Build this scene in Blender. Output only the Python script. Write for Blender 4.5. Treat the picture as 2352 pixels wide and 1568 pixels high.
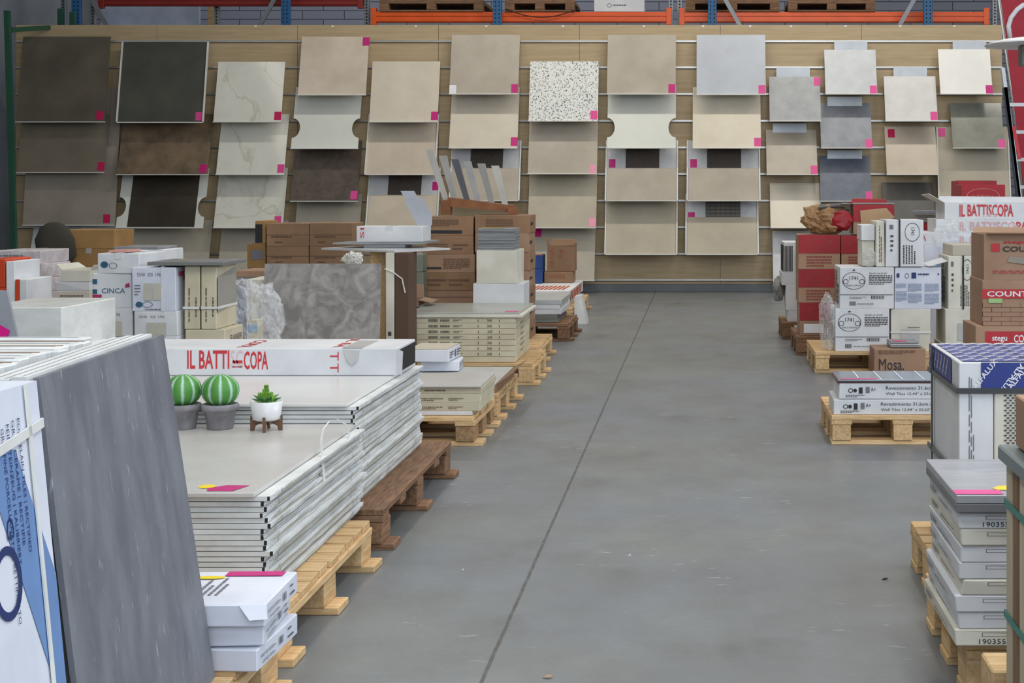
import bpy, bmesh, math, random
from mathutils import Vector, Matrix
random.seed(7)
for o in list(bpy.data.objects): bpy.data.objects.remove(o)
SC = bpy.context.scene
COL = SC.collection
# ---------------------------------------------------------------- camera (one-point view, shifted frame)
F, HZ, CX, CH = 3450.0, 436.0, 1610.0, 1.25
cam_d = bpy.data.cameras.new('camera'); cam = bpy.data.objects.new('camera', cam_d); COL.objects.link(cam)
cam.location = (0, 0, CH); cam.rotation_euler = (math.pi/2, 0, 0)
cam_d.sensor_width = 36.0; cam_d.lens = 36.0*F/2352.0
cam_d.shift_x = (1176-CX)/2352.0; cam_d.shift_y = -(784-HZ)/2352.0
cam_d.clip_end = 200
SC.camera = cam
# ---------------------------------------------------------------- world, lamps, exposure
w = bpy.data.worlds.new('world'); SC.world = w; w.use_nodes = True
w.node_tree.nodes['Background'].inputs[0].default_value = (0.86, 0.93, 1.0, 1)
w.node_tree.nodes['Background'].inputs[1].default_value = 0.11
def area(name, loc, sx, sy, e, col=(1, 1, 1), rot=(0, 0, 0)):
    l = bpy.data.lights.new(name, 'AREA'); l.shape = 'RECTANGLE'; l.size = sx; l.size_y = sy; l.energy = e; l.color = col
    o = bpy.data.objects.new(name, l); COL.objects.link(o); o.location = loc; o.rotation_euler = rot; return o
WARM = (1.0, 0.95, 0.87)
for i, (lx, e_) in enumerate(((-7.0, 24), (-2.4, 66), (1.6, 78), (6.0, 52))):
    for ly in (2.0, 7.5, 13.0):
        area('tube_light', (lx, ly, 6.2), 0.35, 4.2, e_ if ly < 12 else e_*.6, WARM)
area('roof_light', (0.6, 15.5, 6.2), 10.0, 0.25, 270, WARM)
area('rear_fill_light', (-3.0, 20.9, 6.0), 9.0, 0.4, 60, (0.88, 0.93, 1.0))  # unseen fill lamp added to brighten the racks and sheet behind the display wall
area('open_gate_daylight', (2.2, -3.2, 3.6), 8, 4.5, 400, (0.78, 0.88, 1.0), (math.radians(80), 0, 0))
area('side_daylight', (8.6, 5.5, 4.0), 7, 3.0, 430, (0.78, 0.87, 1.0), (math.radians(62), 0, math.radians(90)))
area('skylight', (1.0, 1.5, 6.3), 6.0, 4.0, 210, (0.84, 0.91, 1.0))
SC.view_settings.view_transform = 'Standard'; SC.view_settings.look = 'None'
SC.view_settings.gamma = 1.0; SC.view_settings.exposure = -0.04; SC.view_settings.use_curve_mapping = False
# ---------------------------------------------------------------- measuring helpers: photo point + distance -> metres
def X(px, d): return (px-CX)*d/F
def Z(py, d): return CH-(py-HZ)*d/F
def D(py, z): return (CH-z)*F/(py-HZ)
R = random.uniform
# ---------------------------------------------------------------- materials
def lin(c):
    return tuple(((v/255.0)/12.92 if v/255.0 <= .04045 else (((v/255.0)+.055)/1.055)**2.4) for v in c)
MATS = {}
def mat(name, c, rough=.6, c2=None, scale=5, st=(1, 1, 1), detail=4, bump=0., metal=0., lo=.35, hi=.65, rv=0., spec=.5, alpha=1., coat=0.):
    if name in MATS: return MATS[name]
    m = bpy.data.materials.new(name); m.use_nodes = True; MATS[name] = m
    nt = m.node_tree; N = nt.nodes; L = nt.links; b = N['Principled BSDF']
    b.inputs['Roughness'].default_value = rough; b.inputs['Metallic'].default_value = metal
    b.inputs['Specular IOR Level'].default_value = spec; b.inputs['Alpha'].default_value = alpha
    b.inputs['Coat Weight'].default_value = coat
    c = lin(c); b.inputs['Base Color'].default_value = (*c, 1)
    if c2 is None: c2 = tuple(int(255*0)+v*0.86 for v in c); 
    else: c2 = lin(c2)
    tc = N.new('ShaderNodeTexCoord'); mp = N.new('ShaderNodeMapping'); mp.inputs['Scale'].default_value = st
    oi = N.new('ShaderNodeObjectInfo'); sc = N.new('ShaderNodeVectorMath'); sc.operation = 'ADD'
    L.new(tc.outputs['Object'], sc.inputs[0])
    mul = N.new('ShaderNodeMath'); mul.operation = 'MULTIPLY'; mul.inputs[1].default_value = 37.
    L.new(oi.outputs['Random'], mul.inputs[0]); L.new(mul.outputs[0], sc.inputs[1])
    L.new(sc.outputs[0], mp.inputs[0])
    no = N.new('ShaderNodeTexNoise'); no.inputs['Scale'].default_value = scale; no.inputs['Detail'].default_value = detail
    no.inputs['Roughness'].default_value = .6
    L.new(mp.outputs[0], no.inputs['Vector'])
    rp = N.new('ShaderNodeMapRange'); rp.inputs[1].default_value = lo; rp.inputs[2].default_value = hi
    L.new(no.outputs['Fac'], rp.inputs[0])
    mx = N.new('ShaderNodeMix'); mx.data_type = 'RGBA'
    mx.inputs[6].default_value = (*c, 1); mx.inputs[7].default_value = (*c2, 1)
    L.new(rp.outputs[0], mx.inputs[0])
    out = mx.outputs[2]
    if rv:
        hs = N.new('ShaderNodeHueSaturation'); r2 = N.new('ShaderNodeMapRange')
        r2.inputs[3].default_value = 1-rv; r2.inputs[4].default_value = 1+rv
        L.new(oi.outputs['Random'], r2.inputs[0]); L.new(r2.outputs[0], hs.inputs['Value']); L.new(out, hs.inputs['Color']); out = hs.outputs[0]
    L.new(out, b.inputs['Base Color'])
    if bump:
        bp = N.new('ShaderNodeBump'); bp.inputs['Strength'].default_value = bump; bp.inputs['Distance'].default_value = .01
        L.new(no.outputs['Fac'], bp.inputs['Height']); L.new(bp.outputs[0], b.inputs['Normal'])
    return m
white = mat('white_card', (226, 227, 228), .55, (208, 210, 213), 4, rv=.03)
white2 = mat('bluish_white_card', (226, 229, 238), .5, (206, 210, 222), 3, rv=.03)
ivory = mat('ivory_card', (222, 219, 205), .6, (203, 199, 184), 4, rv=.03)
cream = mat('cream_card', (214, 205, 178), .6, (196, 186, 158), 5, rv=.04)
kraft = mat('kraft_card', (156, 122, 92), .7, (138, 106, 78), 3, rv=.06)
kraft2 = mat('pinkish_kraft_card', (172, 138, 112), .7, (155, 122, 98), 3, rv=.05)
kraft3 = mat('golden_kraft_card', (172, 133, 82), .7, (150, 113, 66), 3, rv=.06)
redc = mat('red_card', (168, 26, 36), .5, (142, 18, 28), 3, rv=.04)
pine = [mat('pine_boards_x', (224, 192, 144), .7, (198, 158, 108), 9, (1, 9, 9), rv=.13, bump=.2), mat('pine_boards_y', (224, 192, 144), .7, (198, 158, 108), 9, (9, 1, 9), rv=.13, bump=.2)]
oldw = [mat('old_boards_x', (148, 112, 82), .8, (110, 80, 58), 9, (1, 9, 9), rv=.15, bump=.3), mat('old_boards_y', (148, 112, 82), .8, (110, 80, 58), 9, (9, 1, 9), rv=.15, bump=.3)]
chip = mat('pressed_chip_block', (176, 142, 102), .85, (140, 108, 74), 60, rv=.08, bump=.5)
black = mat('black_plastic', (30, 30, 34), .4)
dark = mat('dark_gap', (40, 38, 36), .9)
ink = mat('black_ink', (44, 44, 50), .6)
inkg = mat('grey_ink', (120, 120, 128), .6)
inkb = mat('brown_ink', (112, 84, 66), .7)
inkblue = mat('navy_ink', (36, 52, 108), .5)
inkteal = mat('teal_ink', (52, 96, 122), .5)
inkred = mat('red_ink', (206, 58, 66), .5)
inkpale = mat('pale_red_ink', (226, 196, 196), .5)
inkmag = mat('magenta_ink', (176, 44, 96), .5)
wht = mat('white_ink', (235, 235, 238), .5)
magenta = mat('magenta_sticker', (200, 6, 122), .45)
pinkst = mat('pink_sticker', (226, 72, 148), .45)
ltpink = mat('light_pink_sticker', (242, 158, 184), .45)
crims = mat('crimson_sticker', (196, 10, 84), .45)
yellow = mat('yellow_sticker', (246, 218, 20), .45)
alu = mat('aluminium', (190, 190, 188), .3, metal=.7)
clear = mat('clear_plastic_film', (245, 248, 250), .10, None, 14, alpha=.26, bump=.5, spec=.9)
strapw = mat('white_plastic_strap', (232, 232, 226), .4)
strapg = mat('green_plastic_strap', (20, 128, 116), .35)
gtile = mat('grey_porcelain', (150, 152, 154), .4, (132, 134, 136), 6)
# ---------------------------------------------------------------- geometry builder
class G:
    def __init__(s): s.bm = bmesh.new()
    def box(s, x0, x1, y0, y1, z0, z1, m=0, bev=0., jit=0., rot=None, taper=None):
        b = bmesh.new(); bmesh.ops.create_cube(b, size=1)
        for v in b.verts:
            v.co = Vector((x0+(v.co.x+.5)*(x1-x0), y0+(v.co.y+.5)*(y1-y0), z0+(v.co.z+.5)*(z1-z0)))
            if jit: v.co += Vector((R(-jit, jit), R(-jit, jit), R(-jit, jit)*.3))
        if bev: bmesh.ops.bevel(b, geom=b.edges[:]+b.verts[:], offset=bev, segments=1, affect='EDGES')
        if rot is not None: bmesh.ops.transform(b, matrix=rot, verts=b.verts)
        s.add(b, m); return s
    def add(s, b, m=0):
        vm = [s.bm.verts.new(v.co) for v in b.verts]
        b.verts.ensure_lookup_table()
        for f in b.faces:
            try:
                nf = s.bm.faces.new([vm[v.index] for v in f.verts]); nf.material_index = m; nf.smooth = f.smooth
            except ValueError: pass
        b.free()
    def prism(s, pts, off, m=0):
        """polygon given by 3-D points, extruded by a vector"""
        b = bmesh.new(); off = Vector(off)
        a = [b.verts.new(Vector(p)) for p in pts]; c = [b.verts.new(Vector(p)+off) for p in pts]
        b.faces.new(a); b.faces.new(c[::-1]); n = len(a)
        for i in range(n): b.faces.new([a[i], c[i], c[(i+1) % n], a[(i+1) % n]])
        bmesh.ops.recalc_face_normals(b, faces=b.faces); b.verts.index_update(); s.add(b, m); return s
    def face(s, pts, m=0):
        try:
            f = s.bm.faces.new([s.bm.verts.new(Vector(p)) for p in pts]); f.material_index = m
        except ValueError: pass
        return s
    def lathe(s, prof, cx=0, cy=0, n=28, m=0, fn=None):
        b = bmesh.new(); rings = []
        for r, z in prof:
            rings.append([b.verts.new((cx+r*(fn(2*math.pi*k/n, z) if fn else 1)*math.cos(2*math.pi*k/n), cy+r*(fn(2*math.pi*k/n, z) if fn else 1)*math.sin(2*math.pi*k/n), z)) for k in range(n)])
        for i in range(len(rings)-1):
            for k in range(n):
                f = b.faces.new([rings[i][k], rings[i][(k+1) % n], rings[i+1][(k+1) % n], rings[i+1][k]]); f.smooth = True
        b.faces.new(rings[0][::-1]); b.faces.new(rings[-1]); b.verts.index_update(); s.add(b, m); return s
    def ribbon(s, pts, wv, th, m=0):
        """flat strap through pts, width vector wv, thickness th"""
        pts = [Vector(p) for p in pts]; wv = Vector(wv); b = bmesh.new(); rings = []
        for i, p in enumerate(pts):
            t = (pts[min(i+1, len(pts)-1)]-pts[max(i-1, 0)]).normalized(); n = t.cross(wv).normalized()*th/2
            rings.append([b.verts.new(p+wv/2+n), b.verts.new(p-wv/2+n), b.verts.new(p-wv/2-n), b.verts.new(p+wv/2-n)])
        for i in range(len(rings)-1):
            for k in range(4): b.faces.new([rings[i][k], rings[i][(k+1) % 4], rings[i+1][(k+1) % 4], rings[i+1][k]])
        b.faces.new(rings[0][::-1]); b.faces.new(rings[-1]); b.verts.index_update(); s.add(b, m); return s
    def tube(s, pts, r, n=8, m=0):
        pts = [Vector(p) for p in pts]; b = bmesh.new(); rings = []
        for i, p in enumerate(pts):
            t = (pts[min(i+1, len(pts)-1)]-pts[max(i-1, 0)]).normalized()
            a = t.cross(Vector((.13, .97, .21))).normalized(); c = t.cross(a)
            rr = r[i] if isinstance(r, (list, tuple)) else r
            rings.append([b.verts.new(p+a*rr*math.cos(2*math.pi*k/n)+c*rr*math.sin(2*math.pi*k/n)) for k in range(n)])
        for i in range(len(rings)-1):
            for k in range(n):
                f = b.faces.new([rings[i][k], rings[i][(k+1) % n], rings[i+1][(k+1) % n], rings[i+1][k]]); f.smooth = True
        b.faces.new(rings[0][::-1]); b.faces.new(rings[-1]); b.verts.index_update(); s.add(b, m); return s
    def out(s, name, mats, parent=None, label=None, kind=None, loc=None):
        me = bpy.data.meshes.new(name); bmesh.ops.recalc_face_normals(s.bm, faces=s.bm.faces); s.bm.to_mesh(me); s.bm.free()
        for m in (mats if isinstance(mats, (list, tuple)) else [mats]): me.materials.append(m)
        o = bpy.data.objects.new(name, me); COL.objects.link(o)
        if parent: o.parent = parent
        if label: o['label'] = label
        if kind: o['kind'] = kind
        if loc: o.location = loc
        return o
def thing(name, loc, label, cat, group=None, rz=0., rx=0., ry=0.):
    o = bpy.data.objects.new(name, None); COL.objects.link(o); o.empty_display_size = .1
    o.location = loc; o.rotation_euler = (rx, ry, rz); o['label'] = label; o['category'] = cat
    if group: o['group'] = group
    return o
def tag(o, label, cat, group=None):
    o['label'] = label; o['category'] = cat
    if group: o['group'] = group
    return o
# text meshes normalised to a unit box
TX = {}
def glyphs(s):
    if s in TX: return TX[s]
    cu = bpy.data.curves.new('t', 'FONT'); cu.body = s; cu.resolution_u = 2; cu.offset = .02 if s.startswith('*') else .0; cu.body = s.lstrip('*')
    o = bpy.data.objects.new('t', cu); COL.objects.link(o)
    me = bpy.data.meshes.new_from_object(o)
    vs = [v.co.copy() for v in me.vertices]; fs = [tuple(p.vertices) for p in me.polygons]
    x0 = min(v.x for v in vs); x1 = max(v.x for v in vs); y0 = min(v.y for v in vs); y1 = max(v.y for v in vs)
    vs = [((v.x-x0)/(x1-x0), (v.y-y0)/(y1-y0)) for v in vs]
    bpy.data.objects.remove(o); bpy.data.curves.remove(cu); bpy.data.meshes.remove(me)
    TX[s] = (vs, fs); return TX[s]
def facemap(face, w, d, h, e=.0012):
    """(u,v) 0..1 on a face of a box with corners (0,0,0)-(w,d,h)"""
    if face == 'front': return lambda u, v: (u*w, -e, v*h)
    if face == 'right': return lambda u, v: (w+e, u*d, v*h)
    if face == 'left': return lambda u, v: (-e, d-u*d, v*h)
    return lambda u, v: (u*w, v*d, h+e)
def printing(parent, w, d, h, face, m, items, name='printing', mp=None, e=.0012, label=None):
    g = G(); mp = mp or facemap(face, w, d, h, e); rnd = random.Random(len(items)*7+int(w*1000))
    def rect(a, b_, c, d_): g.face([mp(a, b_), mp(c, b_), mp(c, d_), mp(a, d_)])
    for it in items:
        k = it[0]
        if k == 'r': rect(*it[1:5])
        elif k == 't':
            s, u0, v0, u1, v1 = it[1:6]; rot = it[6] if len(it) > 6 else 0
            vs, fs = glyphs(s); P = []
            for a, b_ in vs:
                if rot == 90: a, b_ = 1-b_, a
                elif rot == -90: a, b_ = b_, 1-a
                elif rot == 180: a, b_ = 1-a, 1-b_
                P.append(g.bm.verts.new(mp(u0+a*(u1-u0), v0+b_*(v1-v0))))
            for f in fs:
                try: g.bm.faces.new([P[i] for i in f])
                except ValueError: pass
        elif k == 'l':     # fine print too small to read
            u0, v0, u1, v1, n = it[1:6]; vert = len(it) > 6
            for i in range(n):
                a = 0.
                while a < 1:
                    ln = rnd.uniform(.05, .16); b_ = min(a+ln, 1)
                    if i == n-1 and b_ > .7: break
                    lo, hi = (i+.25)/n, (i+.7)/n
                    if vert: rect(u0+(u1-u0)*lo, v0+(v1-v0)*a, u0+(u1-u0)*hi, v0+(v1-v0)*b_)
                    else: rect(u0+(u1-u0)*a, v1-(v1-v0)*hi, u0+(u1-u0)*b_, v1-(v1-v0)*lo)
                    a = b_+.025
        elif k == 'b':     # bar code
            u0, v0, u1, v1 = it[1:5]; a = 0.
            while a < 1:
                b_ = a+rnd.uniform(.02, .06); rect(u0+(u1-u0)*a, v0, u0+(u1-u0)*min(b_, 1), v1); a = b_+rnd.uniform(.02, .05)
        elif k == 'd':     # row of perforation dashes
            u0, v, u1, n, hh = it[1:6]
            for i in range(n):
                a = u0+(u1-u0)*i/n; rect(a, v-hh, a+(u1-u0)/n*.55, v+hh)
        elif k == 'o':     # outline ellipse
            u, v, ru, rv_, t = it[1:6]; n = 28
            for i in range(n):
                a0, a1 = 2*math.pi*i/n, 2*math.pi*(i+1)/n
                g.face([mp(u+ru*math.cos(a0), v+rv_*math.sin(a0)), mp(u+ru*math.cos(a1), v+rv_*math.sin(a1)), mp(u+ru*(1-t)*math.cos(a1), v+rv_*(1-t)*math.sin(a1)), mp(u+ru*(1-t)*math.cos(a0), v+rv_*(1-t)*math.sin(a0))])
        elif k == 'e':     # filled ellipse
            u, v, ru, rv_ = it[1:5]
            g.face([mp(u+ru*math.cos(2*math.pi*i/24), v+rv_*math.sin(2*math.pi*i/24)) for i in range(24)])
        elif k == 'p': g.face([mp(*q) for q in it[1]])
    return g.out(name, m, parent, label)
# ---------------------------------------------------------------- cartons
def carton(label, x0, x1, y0, y1, z0, z1, m=None, name='tile_carton', cat='box', group=None, rz=0., pr=(), tape=None, flaps=None, strap=None, jit=.002, seam=False, tile_in=None, rx=0., ry=0.):
    m = m or white; w_, d_, h_ = x1-x0, y1-y0, z1-z0
    t = thing(name, (x0, y0, z0), label, cat, group, rz, rx, ry)
    if flaps:
        g = G(); th = .004
        g.box(0, w_, 0, th, 0, h_); g.box(0, w_, d_-th, d_, 0, h_); g.box(0, th, th, d_-th, 0, h_); g.box(w_-th, w_, th, d_-th, 0, h_); g.box(th, w_-th, th, d_-th, 0, th)
        bd = g.out('body', m, t)
        for fl in flaps:
            L = fl[1]; a = math.radians(fl[2]); dx, dz = L*math.cos(a), L*math.sin(a); q = G()
            if fl[0] == 'r': q.prism([(w_, .01, h_), (w_+dx, .02, h_+dz), (w_+dx, d_-.02, h_+dz*.85), (w_, d_-.01, h_)], (-dz*.03+.001, 0, .004))
            if fl[0] == 'l': q.prism([(0, .01, h_), (-dx, .02, h_+dz), (-dx, d_-.02, h_+dz*.85), (0, d_-.01, h_)], (.001, 0, .004))
            if fl[0] == 'f': q.prism([(.01, 0, h_), (.02, -dx, h_+dz), (w_-.02, -dx, h_+dz*.88), (w_-.01, 0, h_)], (0, .004, .003))
            if fl[0] == 'b': q.prism([(.01, d_, h_), (.03, d_+dx, h_+dz), (w_-.02, d_+dx, h_+dz*.88), (w_-.01, d_, h_)], (0, .004, .003))
            q.out('flap', fl[3] if len(fl) > 3 else m, t)
        if tile_in:
            G().box(.006, w_-.006, .006, d_-.006, .006, h_-.002+.006, bev=.001).out('tile', tile_in, t)
    else:
        bd = G().box(0, w_, 0, d_, 0, h_, bev=.003, jit=jit).out('body', m, t)
    if seam:
        g = G(); g.box(-.0008, w_+.0008, -.0012, -.0002, h_*.5-.0012, h_*.5+.0012); g.box(w_*.5-.001, w_*.5+.001, -.001, d_+.001, h_+.0002, h_+.0012); g.out('lid_seam', dark, bd)
    if tape:
        g = G(); tw = min(.025, w_*.08); g.box(w_*.5-tw, w_*.5+tw, -.0022, d_*.98, h_+.002, h_+.0034); g.box(w_*.5-tw, w_*.5+tw, -.0035, -.0022, h_*.72, h_+.003); g.out('tape', tape, bd)
    if strap:
        ms, where = strap; g = G()
        for a in where:
            if a[0] == 'v': u = a[1]*w_; g.box(u-.006, u+.006, -.006, -.0035, 0, h_+.004); g.box(u-.006, u+.006, -.006, d_, h_+.0025, h_+.005)
            else: v = a[1]*h_; g.box(-.005, w_+.005, -.006, -.0035, v-.006, v+.006); g.box(w_+.0035, w_+.006, -.006, d_, v-.006, v+.006); g.box(-.006, -.0035, -.006, d_, v-.006, v+.006)
        g.out('strap', ms, t)
    for ip, p in enumerate(pr): printing(t, w_, d_, h_, p[0], p[1], p[2], p[3] if len(p) > 3 else 'printing', e=(.0036 if jit else .0012)+.0009*ip)
    return t
def pile(d, depth, base, rows):
    """cartons standing on one another, bottom first: (px0, px1, ptop, label, material, options)"""
    z = base
    for r in rows:
        px0, px1, pt, lab, m = r[:5]; k = dict(r[5]) if len(r) > 5 else {}
        dd = k.pop('depth', depth); dy = k.pop('dy', 0.); z0 = k.pop('z0', z)
        z1 = Z(pt, d)
        carton(lab, X(px0, d), X(px1, d), d+dy, d+dy+dd, z0, z1, m, **k); z = z1
    return z
# ---------------------------------------------------------------- pallets
def pallet(label, x0, x1, y0, y1, mats=pine, along='x', nb=7, h=.144, blk=None, gap=.25, dark_end=False, rz=0.):
    t = thing('wooden_pallet', (x0, y0, 0), label, 'pallet', 'pallets along the aisle', rz)
    W, L = x1-x0, y1-y0; th = .022; fx, fy = mats
    def bar(n, a, b, c, d, e, f, m): G().box(a, b, c, d, e, f, bev=.002, jit=.0015).out(n, m, t)
    if along == 'x':      # deck boards run across (x)
        bw = L/(nb+(nb-1)*gap)
        for i in range(nb): a = i*bw*(1+gap); bar('deck_board', 0, W-R(0, .012), a, a+bw, h-th, h, fx)
        for cx in (0, W/2-.05, W-.10): bar('stringer_board', cx, cx+.10, 0, L, h-2*th-.001, h-th-.001, fy)
    else:
        bw = W/(nb+(nb-1)*gap)
        for i in range(nb): a = i*bw*(1+gap); bar('deck_board', a, a+bw, 0, L, h-th, h, fy)
        for cy in (0, L*.25-.05, L/2-.06, L*.75-.05, L-.12): bar('stringer_board', 0, W, cy, cy+.10, h-2*th-.001, h-th-.001, fx)
    for cx in (.0, W/2-.05, W-.10):
        for cy in (0, L/2-.07, L-.14): bar('block', cx+.004, cx+.096, cy+.002, cy+.138, th+.001, h-2*th-.002, blk or fy)
    for cy in (0, L/2-.07, L-.14): bar('bottom_board', -.02 if x0 < 0 else .0, W+(.035 if x0 < 0 else .0), cy+.01, cy+.13, 0, th, fx)
    return t
ORD = ['topmost', 'second from the top', 'third from the top', 'fourth from the top', 'fifth from the top', 'sixth from the top', 'seventh from the top', 'eighth from the top', 'ninth from the top', 'tenth from the top', 'eleventh from the top', 'twelfth from the top', 'thirteenth from the top', 'fourteenth from the top', 'fifteenth from the top', 'sixteenth from the top', 'seventeenth from the top', 'eighteenth from the top', 'nineteenth from the top', 'twentieth from the top', 'twenty-first from the top', 'twenty-second from the top', 'twenty-third from the top', 'twenty-fourth from the top']
NTH = ['first', 'second', 'third', 'fourth', 'fifth', 'sixth', 'seventh', 'eighth', 'ninth', 'tenth', 'eleventh', 'twelfth', 'thirteenth', 'fourteenth']
# ================================================================ THE SETTING
DW = D(670, 0)            # distance of the display wall
def floor_mat():
    m = bpy.data.materials.new('concrete_floor'); m.use_nodes = True; nt = m.node_tree; N = nt.nodes; L = nt.links; b = N['Principled BSDF']
    ge = N.new('ShaderNodeNewGeometry'); P = ge.outputs['Position']
    def noise(sc, st=(1, 1, 1), det=5, r=.6):
        mp = N.new('ShaderNodeMapping'); mp.inputs['Scale'].default_value = st; L.new(P, mp.inputs[0])
        n = N.new('ShaderNodeTexNoise'); n.inputs['Scale'].default_value = sc; n.inputs['Detail'].default_value = det; n.inputs['Roughness'].default_value = r
        L.new(mp.outputs[0], n.inputs['Vector']); return n.outputs['Fac']
    def mr(x, a, b_, c=0., d=1.):
        r = N.new('ShaderNodeMapRange'); r.inputs[1].default_value = a; r.inputs[2].default_value = b_; r.inputs[3].default_value = c; r.inputs[4].default_value = d; L.new(x, r.inputs[0]); return r.outputs[0]
    def mix(f, a, b_):
        x = N.new('ShaderNodeMix'); x.data_type = 'RGBA'; L.new(f, x.inputs[0])
        for i, v in ((6, a), (7, b_)):
            if isinstance(v, tuple): x.inputs[i].default_value = (*lin(v), 1)
            else: L.new(v, x.inputs[i])
        return x.outputs[2]
    def mth(op, a, b_=None, v=None):
        x = N.new('ShaderNodeMath'); x.operation = op; L.new(a, x.inputs[0])
        if b_ is not None: L.new(b_, x.inputs[1])
        if v is not None: x.inputs[1].default_value = v
        return x.outputs[0]
    c = mix(mr(noise(.8), .35, .65), (122, 125, 121), (118, 124, 133))
    c = mix(mr(noise(2.4, (1, .8, 1), 8, .72), .34, .70, 0, .75), c, (98, 100, 99))
    c = mix(mr(noise(60, det=2), .6, .8, 0, .35), c, (156, 158, 158))
    c = mix(mr(noise(1.9, (1.4, 1, 1), 4), .60, .74, 0, .55), c, (82, 83, 84))
    c = mix(mr(noise(1.7, (1, 1.2, 1.1), 2), .70, .76, 0, .35), c, (148, 126, 104))
    sc1 = mth('MULTIPLY', mr(noise(8, (1, 5, 1), 3), .66, .70), mr(noise(1.3, (1.2, 1, 1), 2), .50, .58))
    c = mix(mth('MULTIPLY', sc1, v=.75), c, (206, 206, 204))
    sx = N.new('ShaderNodeSeparateXYZ'); L.new(P, sx.inputs[0])
    wob = mr(noise(9), 0, 1, -.004, .004)
    j = mth('ABSOLUTE', mth('ADD', mth('ADD', sx.outputs[0], v=.558), wob)); j = mth('LESS_THAN', j, v=.0055)
    j2 = mth('LESS_THAN', mth('ABSOLUTE', mth('ADD', sx.outputs[1], v=-3.805)), v=.003); j2 = mth('MULTIPLY', j2, mth('LESS_THAN', sx.outputs[0], v=-.558))
    jj = mth('MULTIPLY', mth('MAXIMUM', j, j2), mr(noise(24, det=3), .3, .6, .55, 1.))
    c = mix(jj, c, (66, 66, 64))
    L.new(c, b.inputs['Base Color']); L.new(mr(noise(2.5), .3, .7, .30, .46), b.inputs['Roughness'])
    b.inputs['Specular IOR Level'].default_value = .45
    bp = N.new('ShaderNodeBump'); bp.inputs['Strength'].default_value = .06; L.new(noise(26, det=3), bp.inputs['Height']); L.new(bp.outputs[0], b.inputs['Normal'])
    return m
G().box(-12, 9, -8, 26, -.1, 0).out('floor', floor_mat(), kind='structure')
def block_wall():
    m = mat('painted_block_wall', (150, 153, 164), .8); nt = m.node_tree; N = nt.nodes; L = nt.links
    tc = N.new('ShaderNodeNewGeometry'); mp = N.new('ShaderNodeMapping'); mp.inputs['Rotation'].default_value = (math.radians(90), 0, 0)
    L.new(tc.outputs['Position'], mp.inputs[0]); br = N.new('ShaderNodeTexBrick'); L.new(mp.outputs[0], br.inputs[0])
    br.inputs['Color1'].default_value = (*lin((150, 152, 165)), 1); br.inputs['Color2'].default_value = (*lin((140, 143, 156)), 1); br.inputs['Mortar'].default_value = (*lin((80, 80, 88)), 1)
    br.inputs['Scale'].default_value = 1; br.inputs['Brick Width'].default_value = .62; br.inputs['Row Height'].default_value = .13; br.inputs['Mortar Size'].default_value = .007
    L.new(br.outputs[0], N['Principled BSDF'].inputs['Base Color']); return m
G().box(-12, 9, 22.2, 22.4, 0, 7).out('wall_back', block_wall(), kind='structure')
G().box(-9.15, -9.0, -8, 22.2, 0, 7).out('wall_left', mat('grey_side_wall', (150, 154, 158), .8, (130, 134, 138), 1.2), kind='structure')
# ---------------------------------------------------------------- slatted display wall
beech = mat('beech_slatwall', (188, 167, 132), .5, (176, 154, 118), 2.2, (1, 1, 14), 5, rv=.0)
XL, XR, ZT = X(36, DW), X(2302, DW), Z(57, DW)
sw = thing('display_wall', (XL, DW, 0), 'long light wood slat wall holding the sample tiles at the back', 'display wall')
zb = Z(652, DW)
g = G(); npn = 7
for i in range(npn): a = (XR-XL)*i/npn; g.box(a+.002, a+(XR-XL)/npn-.002, 0, .03, zb, ZT, bev=.002)
g.out('panel', beech, sw)
G().box(0, XR-XL, -.03, .03, 0, zb-.002, bev=.004).out('plinth', mat('grey_metal_plinth', (112, 116, 120), .5), sw)
for py in (95, 155, 216, 278, 339, 400, 461, 522, 583, 643):
    G().box(0, XR-XL, -.010, .001, Z(py+2.4, DW), Z(py-2.4, DW)).box(0, XR-XL, -.012, -.008, Z(py+3, DW), Z(py+1.6, DW), m=1).out('slat_rail', [mat('brushed_rail', (208, 206, 200), .28, metal=.6), mat('rail_groove', (96, 84, 66), .6)], sw)
g = G()
for px in (587, 764, 955, 1117, 1293, 1479, 1615, 1723, 1817, 1942, 2068, 2192): g.box(X(px-2.5, DW)-XL, X(px+2.5, DW)-XL, -.003, 0, Z(62, DW), Z(58, DW))
g.out('number_tag', wht, sw)
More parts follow.
